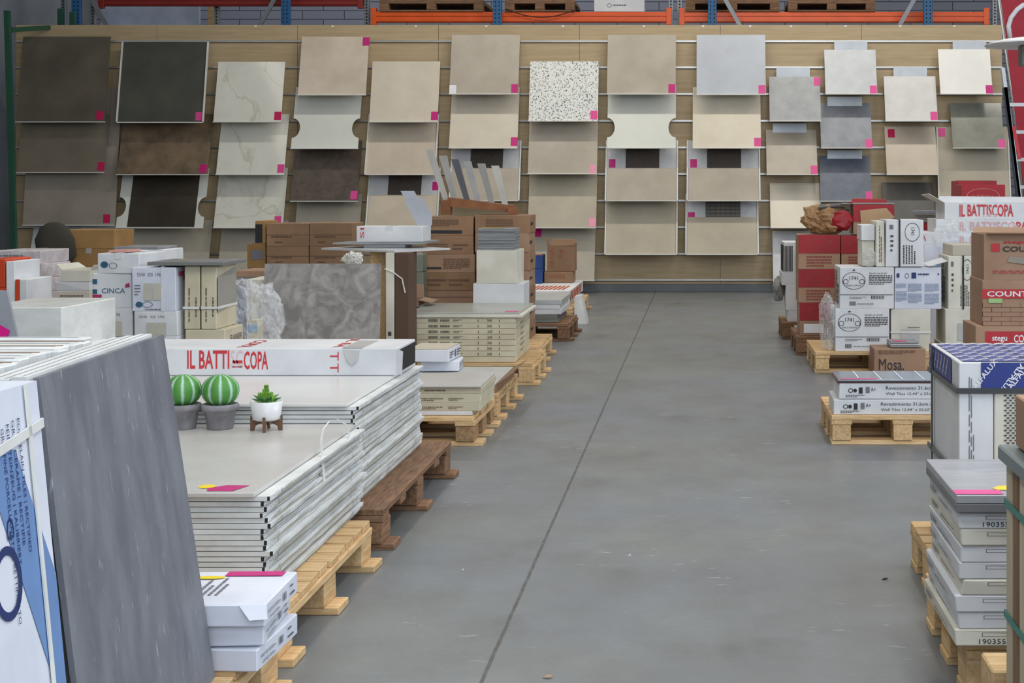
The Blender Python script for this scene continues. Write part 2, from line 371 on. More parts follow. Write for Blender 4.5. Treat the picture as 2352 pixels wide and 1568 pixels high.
# ---------------------------------------------------------------- sample tiles on the wall
def stone(n, a, b, r=.32, sc=2.2, **k): return mat(n, a, r, b, sc, detail=7, **k)
S = dict(
 taupe=stone('dark_taupe_stone', (104, 96, 82), (86, 80, 68)), taupe2=stone('taupe_stone', (128, 118, 102), (112, 103, 88)), wgrey=stone('warm_grey_stone', (158, 149, 136), (142, 133, 120)),
 char=stone('charcoal_stone', (84, 84, 74), (68, 68, 62)), brown=stone('mottled_brown_stone', (132, 112, 88), (96, 82, 66), sc=5), blackt=stone('black_brown_stone', (66, 58, 46), (52, 46, 38)),
 beige=stone('beige_stone', (216, 202, 184), (199, 184, 165), sc=3), cbeige=stone('cream_beige_stone', (218, 208, 190), (207, 196, 177)), beige2=stone('plain_beige_stone', (206, 193, 174), (192, 179, 160), sc=3),
 greige=stone('greige_stone', (186, 176, 160), (171, 161, 145), sc=3), brownd=stone('dark_brown_fabric_stone', (98, 86, 76), (80, 70, 62), sc=14), ltaupe=stone('light_taupe_stone', (182, 174, 158), (168, 160, 144)),
 cool=stone('cool_light_grey_stone', (194, 199, 206), (180, 184, 190)), cream=stone('cream_stone', (226, 218, 198), (214, 204, 184)), grey=stone('mid_grey_stone', (168, 170, 170), (152, 154, 155), sc=8),
 lgrey=stone('light_grey_stone', (206, 208, 210), (194, 196, 198), sc=8), mgrey=stone('bluish_grey_stone', (140, 144, 150), (124, 128, 136), sc=8), dgrey=stone('dark_blue_grey_stone', (104, 112, 124), (88, 96, 110), sc=8),
 vlight=stone('very_light_stone', (224, 222, 218), (212, 210, 206), sc=6), bright=stone('bright_white_stone', (242, 240, 234), (232, 230, 224)), green=stone('grey_green_polished_stone', (150, 150, 138), (128, 130, 120), r=.15, sc=4),
 offw=stone('off_white_board', (222, 224, 214), (214, 216, 206)), sand=stone('sand_stone', (190, 180, 160), (176, 166, 146)), dk=stone('dark_grey_stone', (104, 102, 96), (88, 86, 82)))
def marble():
    m = mat('white_veined_marble', (228, 226, 214), .08, (216, 214, 202), 2.5, detail=5); nt = m.node_tree; N = nt.nodes; L = nt.links; b = N['Principled BSDF']
    tc = N.new('ShaderNodeTexCoord'); n = N.new('ShaderNodeTexNoise'); n.inputs['Scale'].default_value = 1.1; n.inputs['Detail'].default_value = 5; n.inputs['Distortion'].default_value = .7
    oi = N.new('ShaderNodeObjectInfo'); ad = N.new('ShaderNodeVectorMath'); mu = N.new('ShaderNodeMath'); mu.operation = 'MULTIPLY'; mu.inputs[1].default_value = 31
    L.new(oi.outputs['Random'], mu.inputs[0]); L.new(tc.outputs['Object'], ad.inputs[0]); L.new(mu.outputs[0], ad.inputs[1]); L.new(ad.outputs[0], n.inputs['Vector'])
    r = N.new('ShaderNodeValToRGB'); r.color_ramp.elements[0].position = .478; r.color_ramp.elements[0].color = (1, 1, 1, 1); r.color_ramp.elements[1].position = .507; r.color_ramp.elements[1].color = (1, 1, 1, 1)
    e = r.color_ramp.elements.new(.5); e.color = (.80, .79, .75, 1); L.new(n.outputs['Fac'], r.inputs[0])
    mx = N.new('ShaderNodeMix'); mx.data_type = 'RGBA'; mx.blend_type = 'MULTIPLY'; mx.inputs[0].default_value = 1
    L.new(b.inputs['Base Color'].links[0].from_socket, mx.inputs[6]); L.new(r.outputs[0], mx.inputs[7]); L.new(mx.outputs[2], b.inputs['Base Color']); return m
def terrazzo():
    m = bpy.data.materials.new('terrazzo_chips'); m.use_nodes = True; nt = m.node_tree; N = nt.nodes; L = nt.links; b = N['Principled BSDF']; b.inputs['Roughness'].default_value = .3
    tc = N.new('ShaderNodeTexCoord'); cur = None
    for sc_, th, colr, sd in ((38, .33, (150, 150, 146), 0), (26, .20, (66, 64, 66), 9.3), (44, .17, (40, 40, 46), 21)):
        mp = N.new('ShaderNodeMapping'); mp.inputs['Location'].default_value = (sd, sd, sd); L.new(tc.outputs['Object'], mp.inputs[0])
        nz = N.new('ShaderNodeTexNoise'); nz.inputs['Scale'].default_value = 40; L.new(mp.outputs[0], nz.inputs['Vector'])
        av = N.new('ShaderNodeVectorMath'); av.operation = 'SCALE'; av.inputs['Scale'].default_value = .03; L.new(nz.outputs['Color'], av.inputs[0])
        a2 = N.new('ShaderNodeVectorMath'); L.new(mp.outputs[0], a2.inputs[0]); L.new(av.outputs[0], a2.inputs[1])
        v = N.new('ShaderNodeTexVoronoi'); v.inputs['Scale'].default_value = sc_; L.new(a2.outputs[0], v.inputs['Vector'])
        lt = N.new('ShaderNodeMath'); lt.operation = 'LESS_THAN'; lt.inputs[1].default_value = th; L.new(v.outputs['Distance'], lt.inputs[0])
        x = N.new('ShaderNodeMix'); x.data_type = 'RGBA'; L.new(lt.outputs[0], x.inputs[0]); x.inputs[7].default_value = (*lin(colr), 1)
        if cur: L.new(cur, x.inputs[6])
        else: x.inputs[6].default_value = (*lin((226, 228, 222)), 1)
        cur = x.outputs[2]
    L.new(cur, b.inputs['Base Color']); return m
S['marble'] = marble(); S['terrazzo'] = terrazzo()
ledgem = mat('white_ledge', (226, 226, 220), .4)
PB, PT, TH = .29, .10, .012
def sample(label, px0, px1, pb, pt, m, st=(), top=True, kind='tile', frame=False, strip=None, group='sample tiles on the slat wall', yo=.045, pb_=None):
    """one sample tile leaning on a ledge; px0, px1 at its lower edge, pt its upper edge (hidden for lower rows)"""
    yb = DW-(pb_ or PB); yt = DW-(PT if top else yo); x0, x1 = X(px0, yb), X(px1, yb); z0, z1 = Z(pb, yb), Z(pt, yt)
    W, H_, dy = x1-x0, z1-z0, yt-yb
    t = thing('sample_tile', (x0, yb, z0), label, 'tile', group)
    mp = lambda u, v, e=0.: (u*W, v*dy-e, v*H_)
    def slab(u0, u1, v0, v1, e, th, mm, nm):
        G().prism([mp(u0, v0, e), mp(u1, v0, e), mp(u1, v1, e), mp(u0, v1, e)], (0, th, 0)).out(nm, mm, t)
    if kind == 'tile': slab(0, 1, 0, 1, 0, TH, m, 'panel')
    elif kind in ('notch', 'notchdark'):
        vn = (1-(0.38 if kind == 'notch' else .34)); hv = .34*1.; pts = []
        r = .052 if kind == 'notch' else .055; rw = .11; cvz = .245
        pts += [(0, 0), (W, 0)]
        rr = .12
        pts += [(W, cvz-rr)]+[(W-rr*.75*math.sin(math.pi*i/10), cvz-rr*math.cos(math.pi*i/10)) for i in range(1, 10)]+[(W, cvz+rr)]
        pts += [(W, H_), (0, H_), (0, cvz+rr)]+[(rr*.75*math.sin(math.pi*i/10), cvz+rr*math.cos(math.pi*i/10)) for i in range(1, 10)]+[(0, cvz-rr)]
        G().prism([(a, b_/H_*dy, b_) for a, b_ in pts], (0, TH, 0)).out('panel', S['offw'], t)
        if kind == 'notchdark': slab(.13, .90, .01, 1, .006, .005, m, 'sample')
    elif kind == 'split':
        k = .60*(Z(0, yb)-Z(124, yb))/H_
        slab(0, 1, 0, 1, 0, TH, S['lgrey'], 'panel')
        slab(.01, .99, .0, k, .013, .012, m, 'sample')
        slab(.27, .75, k+.004, min(1, k+.62), .005, .004, mat('dark_mosaic_mesh', (78, 68, 60), .6, (60, 52, 46), 40), 'mosaic_sheet')
    elif kind == 'grid':
        k = .60*(Z(0, yb)-Z(124, yb))/H_*1.13
        slab(0, 1, 0, 1, 0, TH, S['lgrey'], 'panel'); slab(.01, .99, .0, k, .013, .012, m, 'sample')
        slab(.27, .76, k+.004, min(1, k+.62), .005, .004, mat('grey_mosaic', (112, 108, 100), .5), 'mosaic_sheet')
        g = G()
        for i in range(8): g.prism([mp(.27+i*.07, k, .0062), mp(.273+i*.07, k, .0062), mp(.273+i*.07, 1, .0062), mp(.27+i*.07, 1, .0062)], (0, .001, 0))
        for i in range(int((1-k)/.06)): g.prism([mp(.27, k+.06*i, .0062), mp(.76, k+.06*i, .0062), mp(.76, k+.006+.06*i, .0062), mp(.27, k+.006+.06*i, .0062)], (0, .001, 0))
        g.out('grout_line', dark, t)
    hh = .012
    G().box(-.004, W+.004, -.022, .02, -hh, 0, bev=.002).out('ledge', ledgem, t)
    if frame:
        f = .016/W
        for a, b_ in ((-f, 0), (1, 1+f)): G().prism([mp(a, 0, .018), mp(b_, 0, .018), mp(b_, 1, .018), mp(a, 1, .018)], (0, .03, 0)).out('edge_trim', ledgem, t)
    if strip:
        a, b_, c = strip; xa, xb = X(a, DW-.05)-x0, X(b_, DW-.05)-x0; zt = Z(c, DW-.05)-z0
        G().box(xa, xb, DW-.06-yb, DW-.045-yb, H_*.6, zt).out('backing_board', mat('white_backing_board', (214, 222, 230), .4), t)
    for (sx_, sy_, sm) in st:
        # sticker centre in photo px on the leaning surface
        v = 0.5
        for _ in range(6): y_ = yb+v*dy; v = (Z(sy_, y_)-z0)/H_
        y_ = yb+v*dy; u = (X(sx_, y_)-x0)/W; a = .041/W; b_ = .052/H_
        e = .0148 if kind in ('split', 'grid') and v < .4 else .0015
        g = G(); g.prism([mp(u-a, v-b_, e+.001), mp(u+a, v-b_, e+.001), mp(u+a, v+b_, e+.001), mp(u-a, v+b_, e+.001)], (0, .001, 0)); g.out('price_sticker', sm, t)
    return t
M_, P_, L_, C_ = magenta, pinkst, ltpink, crims
def col(n): return NTH[n]+' column from left'
SP = sample
SP('dark taupe tile at top of '+col(0), 37, 240, 279, 84, S['taupe'], [(229, 265, C_)])
SP('taupe tile, second down in '+col(0), 38, 238, 395, 262, S['taupe2'], [(232, 382, C_)], False, yo=.12)
SP('wide warm grey tile, third down in '+col(0), 52, 264, 516, 205, S['wgrey'], [(245, 502, C_)], False, pb_=.25)
SP('pale grey tile, lowest in '+col(0), 60, 258, 645, 500, S['lgrey'], [], False)
SP('charcoal tile with white side trim at top of '+col(1), 270, 465, 280, 96, S['char'], [(457, 267, P_)], frame=True)
SP('mottled brown tile, second down in '+col(1), 268, 476, 400, 262, S['brown'], [(467, 387, M_)], False)
SP('notched white board with a black tile, third down in '+col(1), 266, 466, 522, 385, S['blackt'], [], False, 'notchdark')
SP('light taupe tile, lowest in '+col(1), 270, 474, 650, 505, S['ltaupe'], [], False)
SP('white veined marble tile at top of '+col(2), 490, 645, 279, 142, S['marble'], [(638, 266, C_)])
SP('polished marble tile, second down in '+col(2), 496, 652, 400, 262, S['marble'], [(645, 387, P_)], False)
SP('shiny marble tile reflecting the lamps, third down in '+col(2), 490, 649, 522, 385, S['marble'], [(638, 506, P_)], False)
SP('taupe tile, lowest in '+col(2), 497, 650, 645, 505, S['ltaupe'], [], False)
SP('beige tile with sticker in its upper corner at top of '+col(3), 684, 840, 217, 84, S['beige'], [(841, 95, M_)])
SP('blank notched white board, second down in '+col(3), 668, 822, 340, 200, S['offw'], [], False, 'notch')
SP('dark brown textured tile, third down in '+col(3), 667, 821, 461, 322, S['brownd'], [(813, 448, P_)], False)
SP('taupe tile, lowest in '+col(3), 672, 822, 583, 445, S['ltaupe'], [], False)
SP('plain cream beige tile at top of '+col(4), 848, 1005, 279, 141, S['cbeige'], [(998, 266, M_)])
SP('beige tile with white side trim, second down in '+col(4), 840, 998, 400, 262, S['beige2'], [], False, frame=True)
SP('beige tile under a dark mosaic strip, third down in '+col(4), 842, 1002, 522, 385, S['beige2'], [(1001, 427, M_)], False, 'split', True)
SP('greige tile with a white tag at top of '+col(5), 1032, 1190, 215, 80, S['greige'], [(1182, 203, M_), (1040, 205, wht)])
SP('beige tile, second down in '+col(5), 1031, 1188, 339, 200, S['cbeige'], [(1181, 325, M_)], False)
SP('taupe tile under a dark mosaic strip, third down in '+col(5), 1034, 1190, 460, 322, S['greige'], [], False, 'split', True)
SP('black and white speckled terrazzo tile at top of '+col(6), 1214, 1373, 277, 141, S['terrazzo'], [(1364, 264, P_)])
SP('taupe grey tile, second down in '+col(6), 1212, 1371, 398, 260, S['greige'], [(1361, 388, L_)], False)
SP('pale beige tile, third down in '+col(6), 1212, 1369, 522, 383, S['sand'], [(1360, 510, L_)], False)
SP('long grey beige tile, lowest in '+col(6), 1222, 1365, 643, 505, S['ltaupe'], [(1236, 534, M_)], False)
SP('greige tile at top of '+col(7), 1394, 1552, 215, 80, S['greige'], [(1543, 203, M_)])
SP('blank notched white board, second down in '+col(7), 1394, 1552, 339, 200, S['offw'], [], False, 'notch')
SP('taupe tile under a dark mosaic strip, third down in '+col(7), 1392, 1554, 460, 322, S['greige'], [(1406, 375, M_)], False, 'split', True)
SP('pale greige tile with white side trim, lowest in '+col(7), 1391, 1553, 583, 445, S['sand'], [], False, frame=True)
SP('cool light grey tile at top of '+col(8), 1600, 1759, 216, 80, S['cool'], [(1750, 205, P_)])
SP('cream tile, second down in '+col(8), 1591, 1748, 339, 200, S['cream'], [(1740, 326, P_)], False)
SP('grey beige tile under a dark mosaic strip, third down in '+col(8), 1580, 1744, 460, 322, S['greige'], [(1593, 375, M_)], False, 'split', True)
SP('pale tile under a gridded mosaic strip, lowest in '+col(8), 1577, 1740, 583, 445, S['sand'], [(1588, 497, M_)], False, 'grid', True)
SP('small grey tile below a white board at top of '+col(9), 1768, 1886, 277, 176, S['grey'], [(1877, 187, P_)], strip=(1783, 1860, 155))
SP('small taupe tile, second down in '+col(9), 1761, 1878, 400, 298, S['greige'], [(1870, 390, P_)], False, strip=(1775, 1852, 283))
SP('small cream tile, third down in '+col(9), 1770, 1888, 522, 420, S['cream'], [], False)
SP('pale grey tile, lowest in '+col(9), 1776, 1890, 645, 530, S['lgrey'], [], False)
SP('small light grey tile below a white board at top of '+col(10), 1896, 2015, 215, 114, S['lgrey'], [(2006, 206, P_)], strip=(1916, 1992, 95))
SP('small bluish grey tile, second down in '+col(10), 1886, 2004, 339, 237, S['mgrey'], [(1996, 329, P_)], False, strip=(1900, 1980, 222))
SP('small dark blue grey tile, third down in '+col(10), 1885, 2003, 461, 358, S['dgrey'], [(1996, 449, P_)], False, strip=(1900, 1980, 345))
SP('small dark tile, lowest in '+col(10), 1888, 2006, 583, 480, S['dk'], [], False)
SP('small whitish tile below a white board at top of '+col(11), 2034, 2154, 277, 175, S['vlight'], [(2145, 266, P_)], strip=(2052, 2129, 155))
SP('small beige tile with sticker at its upper left, second down in '+col(11), 2037, 2155, 400, 290, S['beige2'], [(2047, 306, C_)], False)
SP('small dark grey tile, third down in '+col(11), 2031, 2150, 522, 419, S['dk'], [], False)
SP('small bright white tile at top of '+col(12), 2160, 2280, 215, 113, S['bright'], [(2272, 205, M_)], strip=(2188, 2265, 95))
SP('small shiny grey green tile, second down in '+col(12), 2189, 2308, 339, 237, S['green'], [(2301, 330, P_)], False)
SP('large grey beige panel with white trim, lowest in '+col(12), 2160, 2322, 522, 291, S['sand'], [(2163, 304, P_)], False, frame=True)
# ---------------------------------------------------------------- racking behind the wall
blue = mat('blue_rack_paint', (34, 96, 146), .45); orange = mat('orange_beam_paint', (236, 96, 30), .32); galv = mat('galvanised_steel', (140, 144, 148), .4, metal=.5); redb = mat('dark_red_beam_paint', (140, 40, 30), .4)
dr = DW+.45
for i, px in enumerate((174, 655, 1142, 1636, 2132)):
    t = thing('rack_upright', (X(px, dr), dr, 0), ['leftmost blue slotted rack post behind the slat wall', 'blue slotted rack post behind the third wall column', 'blue slotted rack post crossing the left orange beam', 'blue slotted rack post near the middle of the right orange beam', 'rightmost blue slotted rack post behind the slat wall'][i], 'rack post', 'blue rack posts')
    pt_ = G().box(-.055, .055, 0, .07, 0, 4.4, bev=.004).out('post', blue, t)
    g = G()
    for k in range(24):
        for sx_ in (-.03, .018): g.box(sx_, sx_+.014, -.002, -.0005, 3.3+k*.05, 3.3+k*.05+.022)
    g.out('slot', dark, pt_)
    if i != 2:
        sg = -1 if i in (1, 4) else 1
        q = (0, .08, 4.3), (0, .08, 3.2)
        G().prism([(sg*.55-.75*sg*1.0-.03, .08, 4.3), (sg*.55-.75*sg*1.0+.03, .08, 4.3), (sg*.42+.03, .08, 3.2), (sg*.42-.03, .08, 3.2)], (0, .03, 0)).out('brace', galv, t)
do = DW+.75
def beam(lab, pa, pb, y0, y1, m, d=do):
    t = thing('rack_beam', (X(pa, d), d, Z(y1, d)), lab, 'rack beam'); W = X(pb, d)-X(pa, d); h = Z(y0, d)-Z(y1, d)
    G().box(0, W, 0, .05, 0, h, bev=.006).box(0, W, -.012, 0, h*.12, h*.42, bev=.004).box(0, W, -.012, 0, h*.58, h*.88, bev=.004).out('beam', m, t)
    for x in (0, W-.07): G().box(x, x+.07, -.02, .05, -.03, h+.05, bev=.003).out('end_plate', m, t)
beam('long orange rack beam left of the grey twin post', 852, 1543, 27, 52, orange)
beam('long orange rack beam right of the grey twin post', 1560, 2272, 27, 52, orange)
beam('dark red rack beam above the pale sheet', 226, 834, -10, 14, redb)
for i, px in enumerate((145, 213, 497, 842, 1541, 1561, 2285)):
    t = thing('rack_upright', (X(px, do+.1), do+.1, 0), ['grey perforated post left of the leftmost blue post', 'grey perforated post right of the leftmost blue post', 'grey perforated post beside the pale sheet', 'grey perforated post at the left end of the orange beam', 'left grey post between the two orange beams', 'right grey post between the two orange beams', 'grey perforated post at the right end of the orange beam'][i], 'rack post', 'grey rack posts')
    pt_ = G().box(-.032, .032, 0, .06, 0, 4.4, bev=.003).out('post', galv, t)
    g = G()
    for k in range(28): g.box(-.01, .01, -.002, -.0005, 3.3+k*.04, 3.3+k*.04+.02)
    g.out('slot', dark, pt_)
tag(G().box(0, X(458, 20.4)-X(232, 20.4), 0, .05, 0, Z(10, 20.4), bev=.004).out('plastic_sheet', mat('pale_blue_sheet', (196, 208, 232), .4), loc=(X(232, 20.4), 20.4, 0)), 'pale blue sheet standing behind the left of the slat wall', 'sheet')
tag(G().prism([(0, 0, 0), (.08, 0, 0), (.03, 0, 4.2), (-.04, 0, 4.2)], (0, .03, 0)).out('wooden_board', pine[0], loc=(X(484, 20.2), 20.2, 0)), 'pale pink wooden plank leaning beside the pale blue sheet', 'plank')
# dark loads standing on the orange beams
zr = Z(27, do)
for i, (pa, pb) in enumerate(((872, 1110), (1160, 1320), (1575, 1790), (1810, 2010))):
    x0, x1 = X(pa, do), X(pb, do)
    t = thing('wooden_pallet', (x0, do-.02, zr+.002), 'dark wooden pallet on the orange beam, '+NTH[i]+' from the left', 'pallet', 'pallets on the orange beams')
    for k in range(3):
        a = (x1-x0-.12)*k/2; G().box(a, a+.12, 0, .12, .022, .10, bev=.002).out('block', oldw[0], t)
    G().box(0, x1-x0, 0, .9, 0, .02).out('bottom_board', oldw[0], t); G().box(0, x1-x0, 0, .9, .101, .145).out('deck', oldw[0], t)
carton('small white carton with a printed label between the dark rack pallets', X(1365, do), X(1480, do), do, do+.4, zr+.002, zr+.25, white, pr=[('front', inkg, [('o', .3, .32, .05, .1, .2), ('l', .38, .26, .75, .4, 1)])], group=None)
tag(G().tube([(X(1160, do-.06)+k*.085, do-.06, Z(20, do-.06)-.11*math.sin(math.pi*k/11)) for k in range(12)], .006).out('black_cable', black), 'black cable sagging in front of the left orange beam', 'cable')
# ---------------------------------------------------------------- left edge: green frame
gf = thing('green_metal_frame', (X(8, 17.6), 17.6, 0), 'tall dark green metal frame at the far left', 'frame')
gm = mat('green_frame_paint', (34, 84, 62), .4)
G().prism([(0, 0, Z(24, 17.6)), (.06, 0, Z(24, 17.6)), (.16, 0, 0), (.10, 0, 0)], (0, .06, 0)).out('post', gm, gf)
G().prism([(.04, .07, 3.16), (.2, 1.05, 3.30), (.2, 1.05, 3.25), (.04, .07, 3.10)], (.03, 0, 0)).out('arm', gm, gf)
G().box(.18, .24, 1.05, 1.12, 0, 3.5).out('post', gm, gf); G().box(.33, .39, 1.05, 1.12, 0, 3.46).out('post', gm, gf)
# ---------------------------------------------------------------- right edge: banner, ladder, lamp
db = 13.5
bn = thing('feather_banner', (X(2340, db), db, 0), 'tall red banner with white curve at the far right', 'banner')
G().prism([(X(a, db)-X(2340, db), 0, Z(b_, db)) for a, b_ in ((2298, -20), (2314, 110), (2330, 250), (2352, 430), (2372, 620), (2430, 620), (2410, 300), (2390, -20))], (0, .006, 0)).out('cloth', mat('red_banner_cloth', (176, 28, 48), .6), bn)
G().tube([(X(a, db)-X(2340, db), -.005, Z(b_, db)) for a, b_ in ((2320, 90), (2316, 60), (2322, 40), (2336, 22), (2352, 10))], .022).out('white_curve', wht, bn)
G().tube([(.12, .05, 0), (.02, .05, 1.6), (-.17, .05, 3.0)], .014).out('pole', alu, bn)
dld = 13.1
ld = thing('metal_ladder', (X(2330, dld), dld, 0), 'grey metal ladder in front of the right end of the slat wall', 'ladder')
lx_ = lambda a: X(a, dld)-X(2330, dld)
for (a, b_, c, mm, n_) in ((2300, 155, 2368, alu, 'rail'), (2306, 200, 2362, mat('dark_blue_steel', (44, 52, 66), .5), 'inner_rail')):
    G().prism([(lx_(a), 0, Z(b_, dld)), (lx_(a+8), 0, Z(b_, dld)), (lx_(c+8)+.05, 0, 0), (lx_(c)+.05, 0, 0)], (0, .07, 0)).out(n_, mm, ld)
G().prism([(lx_(2324), -.002, Z(290, dld)), (lx_(2332), -.002, Z(290, dld)), (lx_(2346), -.002, Z(365, dld)), (lx_(2338), -.002, Z(365, dld))], (0, .001, 0)).out('warning_sticker', inkred, ld)
for k in range(8):
    z_ = .3+k*.24; q = lx_(2368)+.05+(lx_(2300)-lx_(2368)-.05)*z_/Z(155, dld); G().box(q, q+.4, .02, .05, z_, z_+.03).out('rung', alu, ld)
# ================================================================ LEFT FOREGROUND
# pallets
pallet('near left pallet under the cartons with mosaic boxes', -2.35, -1.06, 2.35, 3.78, nb=8)
pallet('light pine pallet under the nearer stack of white tile cartons', -2.34, -1.10, 3.92, 5.03, nb=10, gap=.2)
pallet('weathered brown pallet under the farther stack of white tile cartons', -2.34, -1.10, 5.2, 6.62, oldw, along='y', nb=6, gap=.2)
# thin tile cartons, two stacks
wavy = mat('white_tile_carton_card', (228, 230, 230), .55, (206, 208, 204), 7, rv=.035)
def flat_stack(xr, yf, yb_, zt, n, which, wl):
    h = (zt-.144)/n
    for i in range(n):
        k = n-1-i; z0 = .144+i*h; ex = R(-.008, .008)+(.012 if i % 5 == 3 else 0); ey = R(-.005, .005)
        lab = 'flat white tile carton, '+ORD[k]+' in the '+which+' left stack'
        w_, d_ = 1.16, yb_-yf
        t = thing('tile_carton', (xr-w_+ex, yf+ey, z0+.0003), lab, 'box', 'flat cartons in the '+which+' left stack')
        g = G(); b = bmesh.new(); ns = 14; # body with slightly wavy lids
        rows = []
        for (x_, z_) in ((0, .0006), (w_, .0006), (w_, h-.0012), (0, h-.0012)):
            rows.append([b.verts.new((x_+(R(-.002, .002) if x_ else 0), d_*j/ns, z_+(R(-.0011, 0) if z_ > .005 else 0))) for j in range(ns+1)])
        for a in range(4):
            for j in range(ns): b.faces.new([rows[a][j], rows[(a+1) % 4][j], rows[(a+1) % 4][j+1], rows[a][j+1]])
        b.faces.new([r[0] for r in rows]); b.faces.new([r[-1] for r in rows][::-1]); b.verts.index_update(); g.add(b); g.out('body', wavy, t)
        G().box(w_-.006, w_+.0008, -.0012, .004, .0015, h-.0016).out('corner_slot', dark, t)
        mp = lambda u, v: (w_+.0026, u*d_, v*h)
        printing(t, w_, d_, h, 'right', mat('perforation_shadow', (150, 148, 138), .8), [('d', .03, .5+R(-.1, .1), .97, 46, .06), ('r', .10, .02, .103, .98), ('r', .86, .02, .863, .98)], 'perforation', mp)
        if i % 2 == 0: printing(t, w_, d_, h, 'right', mat('exposed_tile_edge', (172, 166, 146), .7), [('p', [(.06, .0), (.34, .02), (.62, 0), (.93, .04), (.93, .24), (.7, .34), (.42, .2), (.2, .36), (.06, .2)])], 'open_gap', lambda u, v: (w_+.0024, u*d_, v*h))
pale = mat('pale_concrete_tile', (205, 202, 198), .28, (190, 187, 182), 3, detail=7)
pale2 = mat('off_white_tile', (222, 221, 218), .24, (214, 213, 210), 3)
greyedge = mat('grey_tile_edge', (150, 148, 144), .6)
flat_stack(-1.175, 4.05, 5.2, .424, 19, 'nearer', 0)
flat_stack(-1.215, 5.26, 6.5, .492, 24, 'farther', 0)
def loose_tile(label, x0, x1, y0, y1, z0, m, th=.011, stick=()):
    t = thing('floor_tile', (x0, y0, z0), label, 'tile'); G().box(0, x1-x0, 0, y1-y0, 0, th, bev=.0015).out('slab', m, t)
    for s_ in stick: printing(t, x1-x0, y1-y0, th, 'top', s_[0], s_[1], s_[2], e=.0012)
    return t
xr1 = X(583, 4.03)
loose_tile('pale grey floor tile with a magenta tag topping the nearer left stack', -2.36, xr1, 4.03, 5.21, .425, pale, .012,
    [(yellow, [('e', .868, .072, .02, .022)], 'yellow_sticker'), (magenta, [('p', [(.885, .02), (.945, .02), (.965, .085), (.91, .088), (.876, .05)])], 'magenta_tag')])
xr2 = -1.235
loose_tile('off white floor tile topping the farther left stack', -2.42, xr2, 5.24, 6.5, .493, pale2, .011)
# bent white strap hanging over the carton edges
zst = .436
tag(G().ribbon([(X(a, d_), d_, Z(b_, d_)) for a, b_, d_ in ((745, 1103, 4.66), (741, 1060, 4.66), (738, 1010, 4.68), (742, 985, 4.72), (756, 968, 4.80), (775, 963, 4.9), (792, 972, 4.98), (800, 990, 5.02), (803, 1003, 5.03))], (.002, .018, 0.001), .0015).box(0, .001, 0, .001, 0, .001).out('plastic_strap', strapw), 'white plastic strap looping over the edge of the nearer left stack', 'strap')
# skirting carton on the farther stack
zt2 = .505
dk = 6.03
x1b = X(912, dk); x0b = X(150, dk); hb = Z(800, dk)-zt2
t = carton('long white carton with red block capitals lying on the farther left stack', x0b, x1b, dk, dk+.38, zt2, zt2+hb, white, name='skirting_carton', jit=0)
W_ = x1b-x0b
def fu(px): return (px-150.)/(912-150.)
printing(t, W_, .38, hb, 'front', inkred, [('t', '*IL BATTI', fu(430), .25, fu(527), .93), ('t', '*COPA', fu(560), .22, fu(616), .90), ('t', 'T', fu(758), .55, fu(778), .88, -90), ('t', 'T', fu(758), .12, fu(778), .45, -90), ('r', fu(534), .45, fu(557), .56), ('r', fu(534), .30, fu(557), .34)])
printing(t, W_, .38, hb, 'front', inkpale, [('t', 'SC', fu(530), .3, fu(558), .93)], 'faded_printing')
printing(t, W_, .38, hb, 'top', inkred, [('t', '*COPA', fu(536), .1, fu(566), .85, -90), ('t', '*IL BA', fu(758), .1, fu(780), .95, -90)])
G().prism([(fu(788)*W_, -.002, hb*.95), (fu(826)*W_, -.002, hb*.92), (fu(822)*W_, -.01, hb*.55), (fu(808)*W_, -.012, hb*.4), (fu(796)*W_, -.01, hb*.6)], (0, .0015, 0)).box(fu(786)*W_, fu(832)*W_, 0, .3, hb+.001, hb+.0025).out('torn_tape', mat('silvery_tape', (200, 200, 198), .25), t)
G().prism([(W_, .0, .004), (W_+.022, -.012, .006), (W_+.026, -.012, hb*.9), (W_, 0, hb-.003)], (0, .003, 0)).out('end_flap', white, t)
G().box(W_+.001, W_+.0025, .02, .37, .01, hb-.01).out('open_end', dark, t)
